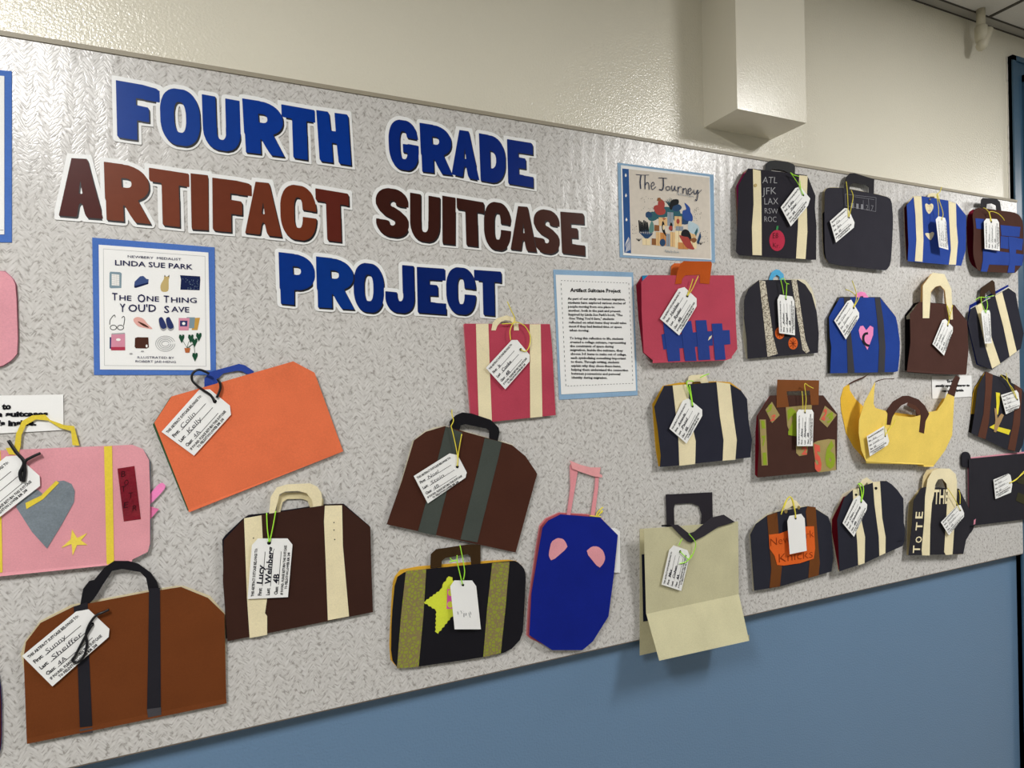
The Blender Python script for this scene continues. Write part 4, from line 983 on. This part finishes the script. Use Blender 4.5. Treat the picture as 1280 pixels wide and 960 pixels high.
T('E', '400,638 383,330 405,282 520,300 540,345 545,658', (461,324), ('Asher', 'Segal', '4B'), c, 0.008, 'g',
  [[(461,322),(466,250),(470,185),(490,186)], [(440,280),(428,210),(415,145),(440,135),(455,165),(470,185)]], 'white tag on green string above the two orange basketballs', off=0.02)

# blue with pink heart
c = Case('F', 'paper_suitcase', 'blue suitcase with a pink heart and letter C, grey straps',
  '88,868 98,640 85,560 78,385 170,224 300,217 515,220 650,385 665,450 685,600 682,720 668,850 640,858', '66,868 62,500 64,395 150,216 185,212 515,214 640,370 670,600 650,850', paper('#23408E'), paper('#4A4A46'), 0.012, 0.013)
c.on('strap', '205,222 262,215 262,480 297,862 238,866 230,560', paper('#3E3D41')); c.on('strap', '470,222 515,220 545,420 562,640 553,858 498,862 508,640 490,400', paper('#3E3D41'))
hh = c.on('heart', '407,667 345,560 333,500 345,465 370,460 397,500 430,460 458,475 455,540 430,610', paper('#EE8FC0'))
part('letter_patch', 'F', stroke([(412,525),(385,532),(372,560),(375,595),(395,622),(422,632)], 20), c.pl.off(0.0015), BLACKP(), hh, 0.0003)
c.behind('handle', '300,240 315,185 350,168 385,175 415,215 418,240 378,235 370,207 345,207 340,240', paper('#F08CC0'), 0.004)
T('F', '122,415 235,250 268,237 335,350 335,390 222,578', (288,308), ('Cora', 'Stone', '4A'), c, 0.005, 'y',
  [[(290,305),(335,220)], [(288,303),(308,245),(312,185),(290,115),(275,75)], [(306,205),(270,170),(220,150)]], 'white tag on yellow string on the blue suitcase with the pink heart')

# brown tote
c = Case('G', 'paper_suitcase', 'plain brown tote suitcase with tall cream handles',
  '95,870 125,640 120,395 200,290 500,315 610,455 622,700 604,898 330,890', '78,880 78,402 155,302 205,290 480,310 595,450 600,890', paper('#4B312B'), paper('#1C171A'), 0.024, 0.028,
  fold=[[(95,870),(330,890),(604,898)], [(95,888),(330,906),(600,914)]], inner='90,415 170,318 205,292 300,300 300,420 92,440', im=paper('#DED6BE'))
c.on('handle', '230,430 230,150 315,40 415,52 475,180 488,440 468,443 430,290 420,190 380,150 340,160 300,200 285,430', CREAM(), 0.001)
c.behind('handle', '210,330 218,150 300,50 400,60 440,160 432,340 420,330 410,190 375,158 335,170 300,210 280,330', paper('#D9B27A'), 0.012)
T('G', '313,652 398,448 425,437 487,505 487,545 412,750', (443,495), ('Leah', 'Adler', '4A'), c, 0.006, 'y',
  [[(443,492),(462,420),(485,320)], [(445,490),(455,430),(436,320),(470,400)]], 'white tag on yellow string on the plain brown tote suitcase')

# black with cream straps, tilted
c = Case('G', 'paper_suitcase', 'tilted black suitcase with cream straps and a blue top edge, right of the brown tote',
  '640,352 965,172 1025,215 1060,400 1095,560 1070,690 820,872 700,822 645,600 615,470', '632,318 958,145 1000,190 1078,560 1060,680 815,866 692,828 612,480', paper('#2B2B34'), paper('#1E2F84'), 0.014, 0.016,
  inner='640,345 968,158 1015,205 1050,400 1050,600 820,850 705,815 650,600', im=paper('#D9D6CC'))
c.on('strap', '682,330 735,298 770,430 830,630 895,820 825,862 765,665 715,440', CREAM()); c.on('strap', '850,237 910,205 960,400 1035,715 975,760 920,500', CREAM())
c.on('handle', '720,300 720,235 730,170 825,103 845,120 857,250 825,225 800,190 770,215 755,280', paper('#3E2E22'), -0.0030, t=0.0012)
T('G', '762,648 730,380 742,360 800,362 808,385 820,645', (770,385), ('Zachary', 'Gold', '4B'), c, 0.014, 'g',
  [[(770,382),(785,320),(772,255)], [(768,380),(735,300),(728,250)], [(680,275),(720,250),(770,252),(840,235)]], 'narrow folded white tag on green string on the tilted black suitcase with cream straps', tilt=-0.02)

# navy with cream straps, yellow inside
c = Case('H', 'paper_suitcase', 'navy suitcase with cream straps and yellow lining, below the woven blue strips one',
  '92,345 180,158 255,155 640,125 765,142 862,200 916,275 930,470 960,640 946,795 315,866 142,880 150,780 120,520', '74,322 170,158 310,130 640,118 765,125 860,195 905,275 940,640 920,790 130,874 104,720', NAVY(), paper('#D9A62E'), 0.016, 0.018)
c.on('strap', '255,155 390,145 400,280 440,560 460,650 455,853 315,870 305,600 275,330', CREAM()); c.on('strap', '645,122 765,140 795,430 825,640 812,815 700,825 708,640 675,430', CREAM())
c.behind('handle', '378,165 400,75 420,65 510,57 550,60 585,160 520,155 500,118 430,125 420,165', CREAM(), 0.008)
T('H', '226,540 345,290 395,270 517,370 518,425 378,672', (431,340), ('Amanda', 'Patel', '4B'), c, 0.005, 'g',
  [[(431,338),(415,250),(380,125),(440,118)], [(433,335),(420,240),(405,150)], [(500,85),(540,65),(578,52)]], 'white tag on green string on the navy suitcase with yellow lining', off=0.02, rad=0.0014)

# brown with number patches
c = Case('I', 'paper_suitcase', 'brown suitcase with kraft paper number patches and a tan handle',
  '80,905 95,640 85,370 195,200 645,200 768,360 765,600 760,840', '62,880 66,520 76,378 188,205 645,204 755,360 745,835 80,900', paper('#472E27'), paper('#8E1C2C'), 0.016, 0.018)
KR = paper('#A3925F')
pats = [('number_patch', '205,255 272,370 207,437 150,325'), ('number_patch', '100,408 152,408 170,800 118,802'), ('number_patch', '325,302 548,280 540,420 440,545 365,538 337,460'),
        ('number_patch', '660,290 760,368 680,475 612,410'), ('number_patch', '555,612 600,590 690,575 745,580 755,840 605,862 575,760'), ('number_patch', '412,630 515,630 505,710 440,720 415,695')]
ob = [c.on(n_, s_, KR) for n_, s_ in pats]
GR, PKK = ink('#8FA32E'), ink('#D8604E')
c.text('number', [('5', (575,830), (635,850), (560,612))], PKK, 0.0014, ob[4], toff=0.05); c.text('number', [('6', (662,810), (748,815), (662,590))], GR, 0.0014, ob[4], toff=0.05)
c.text('number', [('2', (190,420), (230,410), (205,370))], PKK, 0.0014, ob[0], toff=0.05); c.text('number', [('3', (160,345), (200,330), (175,285))], GR, 0.0014, ob[0], toff=0.04)
c.text('number', [('2', (628,400), (660,412), (655,312))], PKK, 0.0014, ob[3], toff=0.05); c.text('number', [('3', (680,440), (735,400), (675,370))], GR, 0.0014, ob[3], toff=0.04)
c.text('number', [('2', (345,520), (440,535), (335,310))], GR, 0.0014, ob[2], toff=0.07); c.text('number', [('2', (460,705), (505,705), (465,640))], PKK, 0.0014, ob[5], toff=0.05)
c.text('number', [('1', (120,480), (150,480), (110,415)), ('7', (122,630), (155,628), (118,545)), ('1', (130,790), (162,788), (125,690))], GR, 0.0014, ob[1], toff=0.04)
c.on('handle', '245,305 246,180 252,65 610,72 605,282 540,285 530,160 335,165 332,175 352,300', paper('#7A4826'), 0.001)
T('I', '420,635 418,350 435,322 548,322 563,350 555,635', (488,347), ('Alex', 'Shapiro', '4B'), c, 0.012, 'y',
  [[(488,345),(498,230),(485,105),(520,120),(560,140)], [(470,320),(468,230),(462,165)]], 'white tag on yellow string on the suitcase with number patches', off=0.02)

# banana
c = Case('J', 'paper_suitcase', 'yellow banana-shaped suitcase with a brown handle and pointed ends',
  '315,862 272,760 247,600 250,480 300,320 400,125 390,220 385,330 400,368 510,400 600,440 740,455 800,440 900,405 970,395 1030,310 1065,235 1130,262 1110,620 1045,760 938,905 845,905 845,880', '305,845 200,730 130,600 85,390 79,280 108,180 160,145 165,205 215,285 290,355 400,385 800,440 955,400 1055,225 1075,240 1090,600 925,885 320,872', paper('#EED068'), paper('#E6BA42'), 0.020, 0.040, sx=-0.01,
  fold=[[(315,862),(845,880),(845,905),(938,905)], [(315,880),(845,893),(848,911),(936,911)]])
c.on('stem_tip', '1068,236 1120,100 1148,65 1183,90 1157,160 1132,263', BROWN(), 0.0008)
c.behind('pointed_tip', '160,143 215,112 290,82 340,55 300,90 215,124 165,150', BROWN(), 0.006, t=0.0015)
c.on('pointed_tip', '398,128 430,112 485,99 575,96 575,104 490,104 440,116 402,132', BROWN(), 0.0004, t=0.0015)
c.behind('handle', '690,345 700,318 770,335 815,390 818,460 785,460 770,390', paper('#5C3C30'), 0.010)
c.on('handle', '500,395 560,310 650,258 705,255 800,290 860,350 898,425 865,490 850,605 805,590 820,450 815,390 770,345 700,318 640,345 590,400 560,450 540,525 507,523 515,420', BROWN(), 0.001)
T('J', '322,630 480,535 497,555 528,675 515,710 350,815', (492,627), ('Ana', 'Levin', '4B'), c, 0.008, 'y',
  [[(492,627),(510,590),(560,530),(585,480)], [(495,622),(490,540),(505,455)]], 'white tag on yellow string on the banana-shaped suitcase', tilt=-0.02)

# navy with brown straps and yellow strips
c = Case('K', 'paper_suitcase', 'tilted navy suitcase with brown straps and crossed yellow strips',
  '655,73 728,105 800,130 930,195 1020,250 1065,330 1065,600 1028,810 990,885 880,862 590,727 515,692 545,500 575,250', '488,680 515,480 525,290 545,230 645,80 900,180 1030,300 1030,600 960,850 580,722', paper('#2B2B33'), paper('#2A2722'), 0.012, 0.016,
  inner='510,500 530,300 548,238 648,84 760,130 740,300 700,500', im=paper('#DDAE34'))
c.on('strap', '655,75 728,105 715,300 690,580 655,752 580,725 635,500 655,250', paper('#5A382C')); c.on('strap', '945,200 1020,250 1000,600 950,872 878,855 930,600 945,450', paper('#5A382C'))
c.on('yellow_strip', '760,283 800,290 795,400 780,505 762,505 766,400', paper('#E8D83C'), 0.001); c.on('yellow_strip', '695,632 750,600 770,625 908,660 888,708 760,665 720,645', paper('#E8D83C'), 0.001)
c.on('tan_strip', '745,440 768,450 775,545 815,495 840,510 760,684 740,677 755,560', paper('#A88A62'), 0.0018)
c.behind('handle', '798,130 810,105 845,112 905,150 915,195 890,215 885,170 830,140 820,190', paper('#2E251C'), 0.010)
T('K', '810,310 965,262 985,290 1000,400 990,440 860,503', (973,355), ('Theo', 'Saul', '4B'), c, 0.008, 'y',
  [[(973,355),(930,250),(880,180),(862,90)], [(970,350),(920,260),(870,170),(805,105)]], 'white tag on yellow string on the suitcase with crossed yellow strips')

# navy with brown straps, orange patch
c = Case('L', 'paper_suitcase', 'navy suitcase with brown straps and an orange hand-lettered patch',
  '88,880 55,400 100,310 200,235 285,205 540,157 620,182 722,245 745,310 765,600 750,715 555,772 308,845', '78,884 45,400 70,350 120,280 200,222 300,190 540,152 620,176 715,240 740,320 740,700', paper('#2A2B35'), paper('#CFC8B0'), 0.012, 0.014)
bs = paper('#6C401F')
c.on('strap', '198,238 285,208 297,390 325,680 308,845 220,857 235,690 210,400', bs); c.on('strap', '545,155 615,165 625,330 650,640 640,748 552,772 565,600 530,200', bs)
pt = c.on('lettered_patch', '215,400 310,390 375,365 520,330 600,328 610,520 598,605 480,645 340,665 285,660 262,580 220,520', paper('#DC6327'), 0.0018)
c.text('hand_lettering', [('New York', (228,500), (600,420), (225,430)), ('Knicks', (300,640), (590,595), (298,560))], ink('#8A3512'), 0.0024, pt, toff=-0.015)
c.behind('handle', '325,215 330,185 360,130 400,95 450,110 490,165 485,190 440,190 420,150 370,180 360,210', CREAM(), 0.006)
c.on('eyelet', [ell(360,200,14,18,12), ell(470,168,12,16,12)], ink('#8F7C46', 0.4, 0.6), 0.001)
T('L', '393,568 372,285 390,240 490,222 520,260 538,538', (442,260), None, c, 0.012, 'y',
  [[(442,258),(438,200),(415,95),(385,80),(350,130),(318,228)], [(445,250),(430,170),(400,78),(370,100),(340,175)]], 'blank white tag on yellow string in front of the orange lettered patch', blank=True, rad=0.0015)

# navy, dark red lining
c = Case('M', 'paper_suitcase', 'navy suitcase with narrow cream straps and dark red lining, in the bottom row',
  '106,918 95,640 85,440 150,240 230,165 420,97 480,83 540,82 590,115 640,165 697,245 700,470 712,530 705,640 690,682 480,775 345,838', '96,920 30,560 30,430 135,205 230,155 400,95 530,80 600,130 680,245 680,660 340,830', paper('#292A34'), paper('#DCCFB4'), 0.026, 0.024,
  inner='100,905 38,560 38,440 142,232 400,130 600,200 600,650 340,800', im=paper('#861626'))
c.on('strap', '230,165 285,150 310,450 342,600 338,843 280,860 270,640 235,300', CREAM()); c.on('strap', '415,97 480,85 500,420 532,600 530,750 475,775 470,600 430,300', CREAM())
c.on('strap_hole', [ell(260,210,11,11,10), ell(444,150,13,13,10)], INKB(), 0.0016)
c.on('tear', '640,640 690,630 692,634 640,645', INKB(), 0.0004)
c.behind('handle', '283,130 320,70 360,50 415,90 420,120 380,125 360,95 330,130', CREAM(), 0.010)
T('M', '135,472 235,255 290,215 362,300 358,345 240,598', (306,277), ('Otto', 'Kleinberg', '4B'), c, 0.006, 'g',
  [[(306,275),(325,200),(325,140),(300,105),(280,115)], [(308,272),(310,190),(290,120),(275,112)]], 'white tag on green string on the suitcase with dark red lining', off=0.02, rad=0.0015)

# THE TOTE
c = Case('N', 'paper_suitcase', 'black tote suitcase lettered THE TOTE with long cream handles',
  '78,880 110,600 125,375 195,262 232,248 545,265 640,450 645,680 610,740 585,868', '65,876 70,560 85,390 190,250 540,262 630,450 600,720 570,870', paper('#2B2A30'), paper('#CBB98A'), 0.020, 0.022)
c.on('handle', '205,880 200,830 225,560 232,340 255,180 300,100 360,78 460,80 515,130 527,200 525,335 500,640 485,872 425,878 408,850 430,500 440,300 430,220 390,172 350,180 325,230 312,330 295,400 280,600 274,882', CREAM(), 0.001)
c.behind('handle', '205,270 205,235 215,150 250,90 350,75 360,110 300,130 260,200 245,270', paper('#D8C79A'), 0.012)
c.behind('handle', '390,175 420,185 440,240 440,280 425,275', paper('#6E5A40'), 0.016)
c.text('cut_letters', [('THE', (312,405), (447,400), (318,268)), ], CREAM(), 0.0022, toff=0.02)
c.text('cut_letters', [('T', (182,858), (186,790), (115,858)), ('O', (196,765), (204,705), (138,765)), ('T', (202,650), (210,575), (140,650)), ('E', (206,540), (212,478), (138,540))], CREAM(), 0.0009, toff=0.02)
T('N', '378,575 530,420 560,415 592,490 590,525 452,697', (556,465), ('Stella', 'Pinsky', '4B'), c, 0.008, 'y',
  [[(556,465),(510,370),(440,260)], [(555,405),(555,330),(545,280)]], 'white tag on yellow string on the tote with THE TOTE letters')

# black at the right edge
c = Case('Z', 'paper_suitcase', 'black square suitcase with black wheels at the right edge',
  '1211.2,573.4 1318,563 1318,645 1211.8,657.6', '1209.8,572.8 1316,561 1316,644 1210.6,657.4', paper('#2A292F'), paper('#D98C9E'), 0.010, 0.012,
  inner='1211,572 1317,560.6 1317,565 1211,576', im=paper('#DE96A6'))
c.behind('wheel', '1202.5,582 1202.3,570 1204.5,565.4 1208,564.6 1211.5,566.2 1213.5,571 1214,584 1210,584.5 1205,584.2', BLACKP(), 0.008, sm=1, t=0.004)
c.behind('wheel', '1211,652 1213,647 1219,652 1216.5,662 1212,668 1209.8,662', BLACKP(), 0.006, sm=1, t=0.004)
c.on('pink_tab', '1217.5,650.5 1219.8,648.5 1219,655 1217,656', paper('#D98C9E'))
c.on('clasp', '1270,600.5 1282,594 1282,606 1273,604', paper('#3A3826'), 0.001); c.on('clasp', '1272.8,615.5 1284,620 1284,632 1270,625.8', paper('#3A3826'), 0.001)
T('N', '863,182 1000,125 1020,140 1037,225 1025,300 882,360', (1012,212), ('Ivy', 'Gaines', '4B'), c, 0.006, 'y',
  [[(1012,212),(1070,185),(1120,130),(1150,100)], [(1014,214),(1080,170),(1150,115)]], 'white tag on yellow string on the black square suitcase with wheels')

# two cut off by the left edge
c = Case('Z', 'paper_suitcase', 'pale pink suitcase cut off by the left edge, above the small sign',
  '-70,345 -50,337 4,338 15,347 20,357 22.7,440 15,450 0,459 -55,462 -70,450', '-70,343 4,336.5 17,348 21.5,357 23.6,440 15,451 0,460.5 -70,455', paper('#DD9BA6'), paper('#B9788A'), 0.005, 0.006, sm=1)
c.on('strap', '-50,337 -38,337 -38,462 -50,462', YEL())
c.behind('handle', '-38,340 -34,318 -10,318 -6,340 -11,340 -14,324 -30,324 -33,340', YEL(), 0.003)
c = Case('Z', 'paper_suitcase', 'maroon and blue suitcase almost wholly cut off by the lower left edge',
  '-80,832 -4,834 1.2,866 1.5,930 -3,946 -80,955', '-80,830 -3,832 2.2,866 2.2,930 -2,948 -80,955', paper('#4A1A20'), paper('#2A3A8A'), 0.006, 0.006, sm=1)
c.on('strap', '-60,832 -45,832 -45,953 -60,953', CREAM())
c.behind('handle', '-60,834 -56,815 -30,815 -26,834 -31,834 -34,821 -52,821 -55,834', BLACKP(), 0.003)
